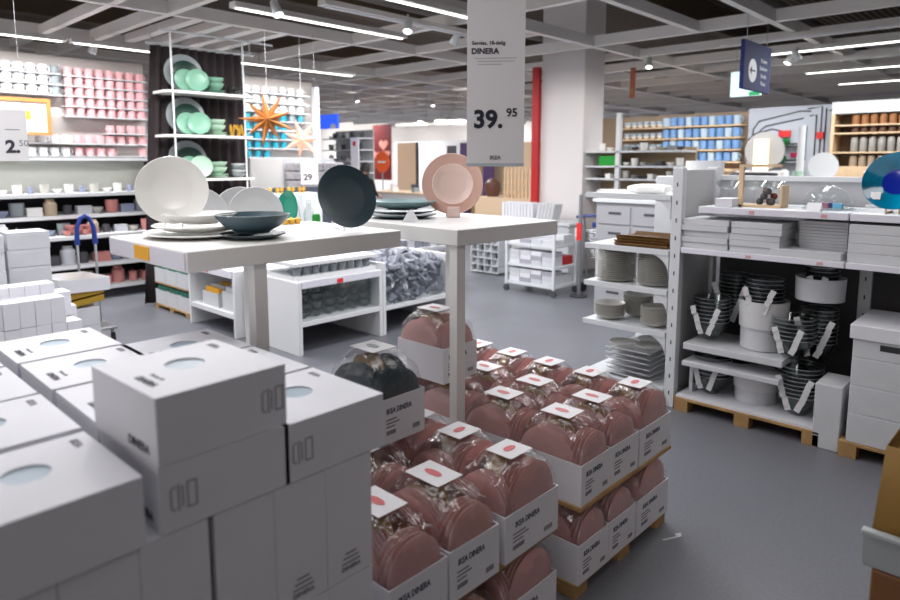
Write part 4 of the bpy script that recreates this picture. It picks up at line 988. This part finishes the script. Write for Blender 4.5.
tag(MB().lathe([(0,0),(.14,0),(.17,.12),(.16,.27),(.09,.33),(0,.34)],20).build('teal_bag', mat('teal_cloth',(.01,.09,.13),.7), None, 0, (7.05,3.93,.43)), 'dark teal bag lying in the shopping trolley', 'bag')
o = thing('rental_stand', 'grey post with a red tag between the white trolley and the shopping trolley', 'post', (6.45,4.02,0)); MB().tube([(0,0,0),(0,0,1.18)], .022, 10).build('post', STEEL, o); MB().lathe([(0,0),(.10,0),(.10,.02),(0,.02)],20).build('base', DRK, o); MB().box(-.03,-.024,-.03,.03,.66,.86).build('red_tag', REDB, o)

# grey drawers and white goods beyond the plate bay
dr = thing('drawer_unit', 'grey storage drawers with dark handles beyond the plate shelves', 'drawer unit', (6.0, 2.75, 0))
MB().box(.0,.45,0,.80,.0,1.14).build('body', mat('drawer_grey',(.36,.36,.38),.5), dr, .004); MB().box(-.03,.48,-.03,.83,1.14,1.175).build('top', METALW, dr, .003)
for c in range(2):
    for r in range(5):
        d = MB().box(-.012,0,.02+c*.39,.38+c*.39,.10+r*.205,.28+r*.205).build('drawer', MATS['drawer_grey'], dr, .003)
        MB().box(-.016,-.012,.12+c*.39,.26+c*.39,.20+r*.205,.225+r*.205).build('handle', DRK, d)
for k in range(5): goods('bowl', 'white bowl on top of the grey drawers, %s along' % ORD[k], (6.12+.12*(k%2), 2.85+k*.16, 1.176), .20, PORC, 0, 'white goods on the drawers')
for k in range(3): goods('jar', 'pale glass jar on top of the grey drawers, %s along' % ORD[k], (6.34, 2.9+k*.2, 1.176), .13, GLASS, 0, 'jars on the drawers')
# white gondola left of blue wall
gd = thing('gondola', 'white shelf unit beside the column with a green box and white goods', 'shelf unit', (8.0, 3.75, 0))
MB().box(0,.06,.66,.72,0,2.20).build('post', METALW, gd); MB().box(.45,.48,-.2,1.2,0,1.75).build('back_panel', mat('tan_panel',(.45,.33,.2),.6), gd)
for z in (.6,1.1,1.33,1.5,1.7): MB().box(0,.45,-.2,1.2,z-.025,z).build('shelf', METALW, gd, .002)
tag(MB().box(0,.2,0,.26,0,.13).build('green_box', mat('bright_green',(.01,.30,.03),.6), None, .003, (8.03,4.48,1.501)), 'bright green box on the white shelf unit by the column', 'box')
for si, z in enumerate((1.101,1.331,1.501,1.701)):
    for k in range(10):
        y = 3.62+k*.125
        if z == 1.501 and k > 6: continue
        goods(('plate','bowl','cup','bowl','box')[(k+si)%5], 'pale shop item, %s along the %s shelf of the unit by the column' % (ORD[k], ORD[3-si]), (8.12, y, z), .10, (PORC,GREYMUG,PORC,DRK,CREAM)[(k*3+si)%5], 0, 'goods on the unit by the column')

# ================================================================== BLUE MUG WALL, DRAWING WALL, JARS
struct('wall_blue_mugs', MB().box(11.2, 11.3, 3.87, 6.6, 0, 2.37), mat('tan_display_wall',(.30,.22,.15),.7))
struct('wall_line_drawing', MB().box(11.2, 11.3, 2.50, 3.868, 0, 2.41), mat('pale_blue_wall',(.52,.56,.62),.7))
mb_ = mug_maker(BLUEMUG,''); mlb = mug_maker(mat('pale_blue_mug_glaze',(.45,.58,.70),.35),'')
for r in range(4):
    z = 1.56+r*.20
    shelf_strip('white shelf under the %s row of blue mugs from the top' % ORD[3-r], 11.0, 11.2, 3.9, 6.1, z, .025, WOODL, 'shelf', 'wall_shelf')
    for c in range(10):
        for lv in range(1):
            (mb_ if (c+r)%3 else mlb)((11.08, 4.0+c*.134, z), -PI/2-.2, '%s blue mug, %s row from the top of the far wall, %s along' % ('light' if (c+r)%3 else 'pale', ORD[3-r], ORD[c]), 'blue mugs on the far wall', (1.3,1.3,1.55))
    for c in range(6):
        for lv in range(2): goods('bowl', 'pale bowl, %s of two, %s along the %s blue mug shelf' % (('lower','upper')[lv], ORD[c], ORD[3-r]), (11.08, 5.33+c*.125, z+.001+lv*.045), .115, (PORC, mat('pale_blue_mug_glaze',(0,0,0)))[0] if lv == 0 else MATS['pale_blue_mug_glaze'], 0, 'pale bowls on the far wall')
o = thing('low_cabinet', 'tan low cabinet under the blue mug wall', 'cabinet', (10.6, 3.9, 0)); MB().box(0,.55,0,2.4,0,1.40).build('body', MATS['tan_panel'], o, .004); MB().box(-.02,.57,-.02,2.42,1.40,1.44).build('top_board', WOODL, o)
# line drawing, as thin raised lines on the wall
def wline(pts, t=.012):
    m = MB(); m.tube([(11.19,y,z) for y,z in pts], t, 6); return m
m = MB()
def addl(pts, t=.011): m.tube([(11.193,y,z) for y,z in pts], t, 6)
addl([(3.80,1.72),(3.78,2.08),(3.70,2.20),(3.10,2.33),(2.95,2.32)])
addl([(3.72,1.75),(3.70,2.02),(3.60,2.12),(3.05,2.22)]); addl([(3.86,1.9),(3.75,2.0),(3.5,2.07),(3.3,2.02)])
addl([(3.0,2.36),(2.80,2.38),(2.80,1.58)]); addl([(2.96,2.25),(2.87,2.26),(2.87,1.60)]); addl([(2.74,2.36),(2.74,1.55)]); addl([(2.70,2.32),(2.55,2.33)]); addl([(2.66,2.2),(2.66,1.8),(2.55,1.78)]); addl([(2.68,1.62),(2.6,1.72),(2.53,1.72)])
addl([(3.32,1.58),(3.0,1.58)]); addl([(3.32,1.83),(3.05,1.83)]); addl([(3.0,1.58),(3.0,2.1)])
dw = tag(m.build('wall_line_art', DRK), 'black outline drawing of shelves on the pale blue wall', 'wall art')
for k, (y, z, w, h, M, nm) in enumerate(((3.30,1.99,.17,.10,REDB,'bright red'),(2.80,1.95,.09,.10,REDB,'small red'),(3.12,1.66,.15,.07,mat('magenta_card',(.45,.01,.09),.5),'magenta'))):
    tag(MB().box(11.16,11.2,y-w/2,y+w/2,z-h/2,z+h/2).build('wall_card', M), nm + ' card on the line drawing wall', 'card')
for k, (y, z) in enumerate(((3.26,1.86),(3.30,1.60))): tag(MB().lathe([(0,0),(.03,0),(.05,.04),(.06,.08),(.03,.12),(0,.13)],10).build('potted_plant', mat('leaf_green',(.02,.18,.05),.7), None, 0, (11.12,y,z-.06)), 'small green plant against the line drawing wall, %s one' % ('upper' if k == 0 else 'lower'), 'plant')
for k, z in enumerate((1.80,1.535)): tag(MB().box(11.05,11.19,3.05,3.40,z-.012,z).build('wall_shelf', DRK), 'thin dark shelf on the line drawing wall, %s one' % ('upper','lower')[k], 'shelf')
tag(MB().lathe([(0,0),(.29,0),(.30,.01),(.29,.02),(0,.02)],40).build('round_table_top', mat('grey_board_paint',(.38,.38,.38),.6), None, 0, (10.92,3.50,1.72),(0,-PI/2,0)), 'large white round board before the line drawing wall', 'board')
tag(MB().box(10.70,11.0,3.15,3.85,0,1.415).build('plinth_block', WALLM), 'white plinth under the round white board', 'plinth')
tag(MB().box(10.78,10.86,3.42,3.62,1.416,1.90).build('lit_box', emat('warm_lit',(.9,.75,.5),.7)), 'warm lit white box before the round board', 'lamp')
o = tag(MB().lathe([(0,0),(.17,0),(.18,.012),(0,.02)],32).build('round_white_plate', PORCG, None, 0, (9.6,2.34,1.495),(0,-PI/2,0)), 'white round plate standing below the line drawing', 'plate')
o = tag(MB().tube([(0,0,0),(0,0,.72)], .045, 10).build('white_vase', PORCG, None, 0, (9.6,2.62,1.312)), 'tall white vase before the line drawing', 'vase')
# counter carrying them
o = thing('counter', 'white counter beyond the rack, under the line drawing', 'counter', (9.3, 1.9, 0)); MB().box(0,.7,0,1.5,0,1.27).build('body', WALLM, o, .003); MB().box(-.02,.72,-.02,1.52,1.27,1.31).build('top_board', METALW, o, .003)
for k, (M, s, kd) in enumerate(((mat('ochre_pack',(.5,.38,.05),.6),.16,'box'),(mat('red_brown_tin',(.25,.05,.03),.5),.13,'box'),(PORC,.12,'jar'),(GREENL,.12,'cup'),(GOLD,.08,'candle'),(PORC,.12,'bowl'))):
    goods(kd, '%s on the counter under the line drawing' % ('ochre box','red brown box','white jar','pale green cup','brass candle holder','white bowl')[k], (9.42, 3.1-k*.17, 1.311), s, M, PI/2)
o = tag(MB().lathe([(0,0),(.19,0),(.20,.15),(.19,.25),(0,.26)],24).build('round_white_drum', PORC, None, 0, (9.6,2.32,1.311)), 'round white drum lying under the plate', 'drum')
bpy.data.objects.remove(o)
MATS_T = MATS['tan_panel']
o = thing('jar_shelving', 'tall wooden shelving of brown and grey jars with a white header', 'shelving', (10.5, .2, 0))
MB().box(0,.4,0,2.3,2.22,2.38).build('header', METALW, o, .003); MB().box(.38,.4,0,2.3,0,2.22).build('back_panel', mat('shade_brown_panel',(.16,.10,.06),.7), o)
MB().box(0,.4,2.26,2.3,0,2.22).build('side_panel', WOODL, o); MB().box(0,.4,0,2.26,1.34,1.47).build('front_board', WOODL, o)
ROWJ = ((1.49,.15,mat('tan_jar',(.35,.27,.19),.5)),(1.69,.20,mat('grey_jar',(.26,.25,.22),.4)),(1.955,.07,mat('dark_brown_jar',(.10,.05,.03),.5)),(2.065,.135,mat('brown_jar',(.30,.13,.05),.5)))
for z, h, M in ROWJ: MB().box(0,.4,0,2.26,z-.02,z).build('shelf', WOODL, o)
for r, (z, h, M) in enumerate(ROWJ):
    for k in range(20): tag(MB().lathe([(0,0),(.043,0),(.046,.02),(.046,h*.85),(.036,h*.92),(.036,h),(0,h)],14).build('storage_jar', M, None, 0, (10.58,.16+k*.108,z+.001)), '%s jar, %s along the %s shelf under the white header' % (('tan','grey','small dark','brown')[r], ORD[k], ('lowest','second','third','top')[r]), 'jar', 'jars under the white header')
# rack top items seen over the panel: drum, dark ring
tag(MB().lathe([(0,0),(.14,0),(.14,.12),(.135,.12),(.13,.01),(0,.01)],28).build('white_drum', PORCG, None, 0, (5.05,2.05,1.44)), 'grey white drum seen over the rack back', 'drum')
o = thing('wall_counter', 'grey shelf block behind the rack carrying the drum and a wire ring', 'shelf', (4.85,.6,0)); MB().box(0,.4,0,1.75,0,1.44).build('body', CARDG, o, .003)
tag(MB().tube([(.15*math.cos(2*PI*k/24),.15*math.sin(2*PI*k/24),.02) for k in range(24)], .012, 8, True).build('dark_ring', DARKM, None, 0, (5.03,1.68,1.44)), 'dark wire ring lying on the shelf behind the rack', 'ring')

# ================================================================== SIGNS ABOVE
bs = thing('direction_sign', 'navy blue hanging direction sign with a round arrow', 'sign', (6.74, 2.40, 2.27))
MB().box(0,.78,0,.04,0,.47).build('sign_panel', NAVY, bs, .003)
m = MB(); m.T = Matrix.Translation((.24,-.0015,.19)) @ Matrix.Rotation(PI/2,4,'X'); m.lathe([(0,0),(.115,0),(.115,.001),(0,.001)],32); m.build('round_badge', mat('badge_white',(.7,.72,.75),.5), bs)
MB().box(.17,.31,-.005,-.003,.183,.197).build('arrow_shaft', INK, bs); MB().prism([(.155,.19),(.205,.15),(.205,.23)], -.005, -.003, 'y').build('arrow_head', INK, bs)
for k, t in enumerate(('Keuken','Eetkamer','Servies','Kassa')): text('sign_text', t, .058, MATS['badge_white'], bs, (.56,-.0012,.31-k*.075), FY, .005)
for x in (.1,.68): MB().tube([(x,.02,.47),(x,.02,.73)], .003, 6).build('wire', STEEL, bs)
es = thing('emergency_exit_sign', 'white lit box sign with a green stripe behind the navy sign', 'sign', (8.5, 2.82, 2.36))
MB().box(0,.06,0,.36,0,.30).build('light_box', BACKLIT, es, .005); MB().box(-.002,0,.0,.13,.0,.045).build('green_panel', emat('exit_green',(.02,.35,.12),.5), es)
for y in (.05,.31): MB().tube([(.03,y,.30),(.03,y,.64)], .003, 6).build('wire', STEEL, es)
o = thing('hanging_sign', 'narrow orange and brown sign hanging beyond the column', 'sign', (8.0, 4.22, 2.38)); MB().box(0,.02,0,.07,0,.39).build('sign_panel', mat('rust_board',(.30,.08,.03),.6), o); MB().box(-.002,0,.02,.05,.05,.13).build('printed_patch', BROWN, o); MB().tube([(.01,.035,.39),(.01,.035,.62)],.003,6).build('wire', STEEL, o)
o = thing('logo_sign', 'bright blue lit sign with a white arc near the white post', 'sign', (7.5, 9.92, 2.17)); MB().box(0,.05,0,.62,0,.26).build('sign_panel', LITB, o, .003)
m = MB(); m.T = Matrix.Translation((-.001,.12,.0)) @ Matrix.Rotation(-PI/2,4,'Y'); m.prism([(.0+.09*math.sin(PI*k/12)*1.0, .09*math.cos(PI*k/12)) for k in range(13)], 0, .002, 'z'); m.build('white_arc', mat('badge_white2',(.8,.8,.85),.5), o)
for y in (.05,.57): MB().tube([(.025,y,.26),(.025,y,.83)],.003,6).build('wire', STEEL, o)
tag(MB().box(7.86,7.925,5.645,5.76,0,2.9).build('red_banner', RED), 'tall narrow red banner along the column edge', 'banner')
o = thing('hanging_banner', 'dark red banner with pale heart shapes, behind the orange round sign', 'banner', (11.0, 12.38, 1.1))
MB().box(0,.03,0,.67,0,1.38).build('banner_cloth', mat('maroon_cloth',(.17,.008,.01),.7), o)
for (y, z, r) in ((.27,.88,.17),(.50,.60,.17),(.12,.66,.11)):
    m = MB(); m.T = Matrix.Translation((-.002,y,z)) @ Matrix.Rotation(-PI/2,4,'Y')
    m.prism([(r*.062*(13*math.cos(t)-5*math.cos(2*t)-2*math.cos(3*t)-math.cos(4*t))*.9, r*.062*16*math.sin(t)**3) for t in [2*PI*k/28 for k in range(28)]], 0, .004); m.build('heart_print', mat('heart_pink',(.75,.32,.25),.6), o)
for y in (.1,.57): MB().tube([(.015,y,1.38),(.015,y,1.9)],.003,6).build('wire', STEEL, o)
o = thing('round_sign', 'round orange sign in front of the maroon banner', 'sign', (10.4, 12.0, 1.55)); m = MB(); m.T = Matrix.Rotation(-PI/2,4,'Y'); m.lathe([(0,0),(.25,0),(.25,.03),(0,.03)],32); m.build('sign_disc', ORNG, o); MB().box(-.035,-.031,-.14,.14,-.02,.02).build('printed_band', MATS['badge_white'], o); MB().tube([(0,0,-.25),(0,0,-1.55)],.015,6).build('pole', STEEL, o)
o = thing('price_board', 'tall narrow white sign with a red mark beyond the dark plate', 'sign', (8.0, 9.93, .9)); MB().box(0,.02,0,.24,0,1.12).build('sign_panel', MATS['sign_board'], o); MB().lathe([(0,0),(.05,0),(0,.01)],16).build('red_mark', REDB, o, 0, (-.004,.12,1.0), (0,-PI/2,0)); text('printed_text','2.-',.13,INK,o,(-.0015,.12,.45),FX,.03); MB().tube([(.01,.12,0),(.01,.12,-.9)],.012,6).build('pole', STEEL, o)
# glass goods shelving far
o = thing('glassware_shelving', 'tall white shelving of clear and dark glassware beyond the teal mugs', 'shelving', (9.0, 11.12, 0)); 
MB().box(.38,.40,0,1.35,0,2.25).build('back_panel', mat('grey_back',(.45,.45,.46),.6), o)
for k in range(7): MB().box(0,.38,0,1.35,.55+k*.25,.57+k*.25).build('shelf', METALW, o)
for r in range(7):
    for k in range(8): goods(('cup','bowl','jar')[(r+k)%3], 'small %s on the far glassware shelving, %s row, %s along' % (('cup','bowl','jar')[(r+k)%3], ORD[r], ORD[k]), (9.12, 11.21+k*.155, .571+r*.25), .12, (GLASSD,GREYMUG,DRK,PORC)[(r*2+k)%4], 0, 'goods on the far glassware shelving')
# room setting with beige panels
tag(MB().box(11.0,11.06,11.5,12.15,0,2.02).build('beige_partition', BEIGE), 'tall beige partition panel in the far room setting', 'panel')
tag(MB().box(11.02,11.05,11.42,11.50,0,2.02).build('dark_edge_post', DRK), 'dark post at the edge of the beige partition', 'post')
tag(MB().box(12.6,12.7,10.3,14.0,0,2.1).build('white_partition', WALLM), 'white partition beyond the beige panel', 'panel')
for k, (y0,y1,M,nm) in enumerate(((11.05,11.35,DRK,'dark'),(10.95,11.20,mat('purple_print',(.06,.03,.10),.5),'purple'))):
    tag(MB().box(11.95+k*.02,11.98+k*.02,y0-.6*k,y1-.6*k,0,1.95).build('poster', M), nm+' tall poster in the far room setting', 'poster')
for k in range(3): tag(MB().box(11.6,11.63,9.55+k*.36,9.87+k*.36,0,2.0).build('poster', (MATS['purple_print'],BROWN,MATS['purple_print'])[k]), ('purple print beside the dark poster','brown print between the purple prints','purple print nearest the price sign')[k], 'poster')
tag(MB().box(12.0,12.06,8.0,10.2,0,2.0).build('beige_partition', BEIGE), 'wide beige panel behind the pink plates', 'panel')
o = thing('sales_counter', 'beige topped white counter in the far room setting', 'counter', (9.6,9.4,0)); MB().box(0,.8,0,2.2,0,.86).build('body', WALLM, o); MB().box(-.03,.83,-.03,2.23,.86,.90).build('top_board', BEIGE, o)
for k in range(9): goods(('box','bowl','cup')[k%3], 'small item on the far counter, %s along' % ORD[k], (9.8+.2*(k%3), 9.55+k*.23, .901), .15, (CARD,DRK,PORC,GREYMUG)[k%4], 0, 'items on the far counter')
o = thing('wine_rack', 'pale wooden slatted rack beside the red banner', 'rack', (9.0, 6.52, .93))
for k in range(9): 
    m = MB(); m.prism([(0+k*.078,0),(.022+k*.078,0),(.022+k*.078,.52-.02*(k%2)),(k*.078,.52-.02*(k%2))], 0,.03,'x'); m.build('slat', WOODL, o)
for z in (.08,.25,.42): MB().box(.03,.06,0,.70,z,z+.03).build('rail', WOODL, o)
for sx in (.1,.6): MB().box(.0,.3,sx,sx+.03,0,.03).build('foot', WOODL, o)
o = thing('beige_counter', 'beige cabinet carrying the slatted rack behind the white books', 'cabinet', (8.95, 6.2, 0)); MB().box(0,.6,0,1.6,0,.93).build('body', BEIGE, o, .003)
tag(MB().lathe([(0,0),(.10,0),(.15,.12),(.13,.26),(.05,.32),(0,.33)],16).build('brown_vase', mat('dark_brown_glaze',(.10,.04,.025),.4), None, 0, (9.15,7.55,.931)), 'round dark brown vase beside the slatted rack', 'vase')

# ================================================================== NEAR RIGHT: crate with bag
o = thing('cardboard_crate', 'brown cardboard crate at the near edge of the aisle', 'box', (1.92,-.19,0), -.02)
MB().box(0,.42,0,.48,0,.485).build('crate_body', mat('orange_brown_board',(.20,.085,.03),.7,var=.1), o, .005)
o = thing('plastic_tub', 'translucent white plastic tub standing on the brown crate', 'tub', (1.905,-.185,.486), -.02)
m = MB(); m.prism([(.02,0),(.40,0),(.42,.10),(.435,.10),(.435,.115),(.41,.115),(.39,.01),(.03,.01),(.01,.115),(-.015,.115),(-.015,.10),(0,.10)], .0, .50, 'y'); m.build('tub_body', mat('milky_plastic',(.42,.45,.45),.35), o, .004)
pass
o = thing('paper_bag', 'mustard brown paper bag with handles standing in the white tub', 'bag', (1.945,-.125,.497), -.02)
m = MB(); m.add([(0,0,0),(.30,0,0),(.30,.43,0),(0,.43,0),(.01,-.01,.32),(.29,-.01,.32),(.29,.41,.32),(.01,.41,.32)], [(0,3,2,1),(0,1,5,4),(1,2,6,5),(2,3,7,6),(3,0,4,7)])
bb = m.build('bag_body', PAPERTAN, o); q = bb.modifiers.new('s','SOLIDIFY'); q.thickness = .003
for (yy) in (.375,.30): MB().tube([(.02,yy,.31),(.03,yy-.008,.37),(.05,yy-.02,.42),(.10,yy-.04,.45)], [.010,.009,.008,.007], 8).build('handle', PAPERTAN, o)
tag(MB().prism([(2.44,1.085),(2.52,1.045),(2.545,1.06),(2.52,1.075),(2.505,1.062),(2.445,1.095)], 0.0005, .002).build('floor_tape', mat('white_tape',(.5,.5,.52),.6)), 'small white L-shaped tape mark on the grey floor', 'tape')

# ================================================================== PERSON (far away, half hidden)
def person(loc, rz):
    J = {'pelvis':(0,0,.80),'belly':(0,-.02,.95),'chest':(0,-.06,1.12),'neck':(0,-.09,1.27),'head0':(0,-.11,1.33),
         'hipL':(.09,0,.76),'kneeL':(.10,-.02,.43),'ankL':(.10,.02,.08),'toeL':(.10,-.12,.035),'hipR':(-.09,0,.76),'kneeR':(-.10,-.04,.43),'ankR':(-.10,0,.08),'toeR':(-.10,-.14,.035),
         'shL':(.17,-.07,1.20),'elL':(.21,-.10,.95),'wrL':(.17,-.28,.86),'shR':(-.17,-.07,1.20),'elR':(-.21,-.10,.95),'wrR':(-.15,-.29,.88)}
    Rr = {'pelvis':.135,'belly':.115,'chest':.13,'neck':.05,'head0':.05,'hipL':.085,'kneeL':.058,'ankL':.04,'toeL':.032,'hipR':.085,'kneeR':.058,'ankR':.04,'toeR':.032,'shL':.055,'elL':.042,'wrL':.028,'shR':.055,'elR':.042,'wrR':.028}
    E_ = [('pelvis','belly'),('belly','chest'),('chest','neck'),('neck','head0'),('pelvis','hipL'),('hipL','kneeL'),('kneeL','ankL'),('ankL','toeL'),('pelvis','hipR'),('hipR','kneeR'),('kneeR','ankR'),('ankR','toeR'),('chest','shL'),('shL','elL'),('elL','wrL'),('chest','shR'),('shR','elR'),('elR','wrR')]
    ks = list(J); root = thing('person', 'person in black with dark hair bending over goods beyond the dark plate', 'person', loc, rz)
    me = bpy.data.meshes.new('body'); me.from_pydata([J[k] for k in ks], [(ks.index(a), ks.index(b)) for a, b in E_], [])
    me.skin_vertices.new(name='s') if hasattr(me.skin_vertices,'new') else None
    o = bpy.data.objects.new('clothed_body', me); C.objects.link(o); o.parent = root; me.materials.append(BLACK)
    sk = o.modifiers.new('sk','SKIN')
    if not me.skin_vertices:
        bm = bmesh.new(); bm.from_mesh(me); bm.verts.layers.skin.verify(); bm.to_mesh(me); bm.free()
    for i, k in enumerate(ks):
        sv = me.skin_vertices[0].data[i]; sv.radius = (Rr[k], Rr[k]*(.8 if k in ('chest','belly','pelvis') else 1)); sv.use_root = (k == 'pelvis')
    ss = o.modifiers.new('ss','SUBSURF'); ss.levels = 1; ss.render_levels = 1
    SKIN = mat('skin',(.5,.3,.22),.5)
    m = MB(); m.T = Matrix.Translation((0,-.13,1.41)) @ Matrix.Rotation(.35,4,'X')
    m.lathe([(0,-.115),(.04,-.11),(.062,-.07),(.074,-.01),(.076,.04),(.06,.09),(.03,.112),(0,.118)],20); m.T = m.T @ Matrix.Identity(4)
    m.tube([(0,-.07,.02),(0,-.094,-.015),(0,-.078,-.025)], [.008,.014,.008], 6)
    for sx in (-1,1): m.tube([(sx*.072,0,.01),(sx*.086,.012,0),(sx*.074,.004,-.03)], [.008,.012,.007], 6)
    m.build('head', SKIN, root)
    m = MB(); m.T = Matrix.Translation((0,-.13,1.41)) @ Matrix.Rotation(.35,4,'X')
    for sx in (-.03,.03): m.lathe([(0,0),(.001,0)],4); m.box(sx-.012,sx+.012,-.079,-.070,-.002,.012)
    m.box(-.022,.022,-.074,-.062,-.062,-.052); m.build('face_features', BLACK, root)
    m = MB(); m.T = Matrix.Translation((0,-.10,1.43)) @ Matrix.Rotation(.35,4,'X'); m.lathe([(.086,-.10),(.092,-.03),(.09,.04),(.07,.10),(.03,.12),(0,.122)],20); m.build('hair', mat('dark_hair',(.012,.009,.008),.6), root)
    for s in (1,-1):
        m = MB(); wx, wy, wz = (.17,-.28,.86) if s == 1 else (-.15,-.29,.88)
        m.T = Matrix.Translation((wx,wy,wz)); m.tube([(0,.01,0),(0,-.04,-.01),(0,-.075,-.02)], [.022,.036,.03], 8)
        for f, L in enumerate((.06,.07,.065,.05)): x = (-.027+f*.018); m.tube([(x,-.07,-.02),(x,-.07-L*.55,-.03),(x,-.07-L*.9,-.055)], [.009,.008,.006], 6)
        m.tube([(-s*.025,-.02,-.01),(-s*.05,-.05,-.02),(-s*.052,-.075,-.035)], [.011,.009,.007], 6)
        m.build('hand', SKIN, root)
person((8.22, 10.08, 0), camdir(8.3,10.05)+PI*.8)

# ================================================================== LIGHT
def area(x, y, z, sx, sy, P, col=(.97,.97,1), rot=(0,0,0)):
    l = bpy.data.lights.new('lamp','AREA'); l.shape = 'RECTANGLE'; l.size = sx; l.size_y = sy; l.energy = P; l.color = col
    o = bpy.data.objects.new('ceiling_or_fill_lamp', l); C.objects.link(o); o.location = (x,y,z); o.rotation_euler = rot; return o
def aim(x, y, z, tx, ty, tz, P, size=.15, col=(1,.94,.86), ang=60, blend=.6):
    l = bpy.data.lights.new('spot','SPOT'); l.energy = P; l.color = col; l.spot_size = math.radians(ang); l.spot_blend = blend; l.shadow_soft_size = size
    o = bpy.data.objects.new('spot_lamp', l); C.objects.link(o); o.location = (x,y,z)
    o.rotation_euler = (Vector((tx,ty,tz))-Vector((x,y,z))).to_track_quat('-Z','Y').to_euler(); return o
KL = .62
for (x, y, P) in [(.3,2.3,14),(1.5,2.9,20),(.2,4.2,24),(3.0,1.9,9),(4.4,3.2,50),(2.2,5.6,60),(4.6,5.6,60),(5.0,1.4,25),(8.5,1.5,50),(7.0,7.5,60),(9.5,9.5,70),(12,6,60),(11,13.5,150),(16,10,150),(10,17,150),(17,17,300),(19,12,200),(12,19,200),(4,11,40),(12.5,1,50)]:
    area(x, y, 2.9, 1.6, .5, P*KL)
for (x, y, P) in [(1.9,-.9,5),(3.2,.3,5)]: area(x, y, 2.9, 1.2, .4, P, (1,.955,.94))  # added fill lights without fixtures, lifting the box fronts that face -Y
area(1.7, 8.1, 2.83, 2.6, .12, 50); area(5.2, 8.1, 2.83, 2.0, .12, 34)
area(9.9, 4.4, 2.8, .15, 2.6, 30); area(9.6, 2.0, 2.8, .15, 1.6, 15)
aim(3.2,3.6,2.85, 2.35,2.15,.5, 110, ang=20)
aim(2.3,5.2,2.85, 3.4,6.8,1.9, 28, ang=55)
aim(1.6,3.8,2.85, 1.2,2.2,1.3, 30, ang=40); aim(.2,.6,2.9, 1.1,2.35,1.4, 22, ang=32)
aim(6.2,3.6,2.9, 7.9,5.3,1.6, 45, ang=50)
aim(17.5,17,2.9, 22,18.5,2.6, 500, ang=80); aim(17,17.5,2.9, 18.5,22,2.6, 500, ang=80)  # two wall-wash spots added only to brighten the far walls
w = bpy.data.worlds.new('world'); bpy.context.scene.world = w; w.use_nodes = True
w.node_tree.nodes['Background'].inputs[0].default_value = (.84,.79,.80,1); w.node_tree.nodes['Background'].inputs[1].default_value = .47

# ================================================================== CAMERA
cam = bpy.data.cameras.new('camera'); co = bpy.data.objects.new('camera', cam); C.objects.link(co)
cam.sensor_width = 36; cam.lens = 654/900*36; cam.shift_y = -55/900; cam.clip_start = .05
co.location = (0,0,1.55)
pitch = math.atan((245-162)/654)
co.rotation_euler = (PI/2-pitch, 0, math.radians(43.25)-PI/2)
cam.dof.use_dof = True; cam.dof.focus_distance = 2.9; cam.dof.aperture_fstop = 2.2
sc = bpy.context.scene; sc.camera = co
sc.view_settings.view_transform = 'Standard'; sc.view_settings.look = 'None'; sc.view_settings.exposure = 1.05; sc.view_settings.gamma = 1
sc.cycles.transparent_max_bounces = 24; sc.cycles.max_bounces = 6; sc.cycles.use_denoising = True
sc.cycles.sample_clamp_indirect = 4
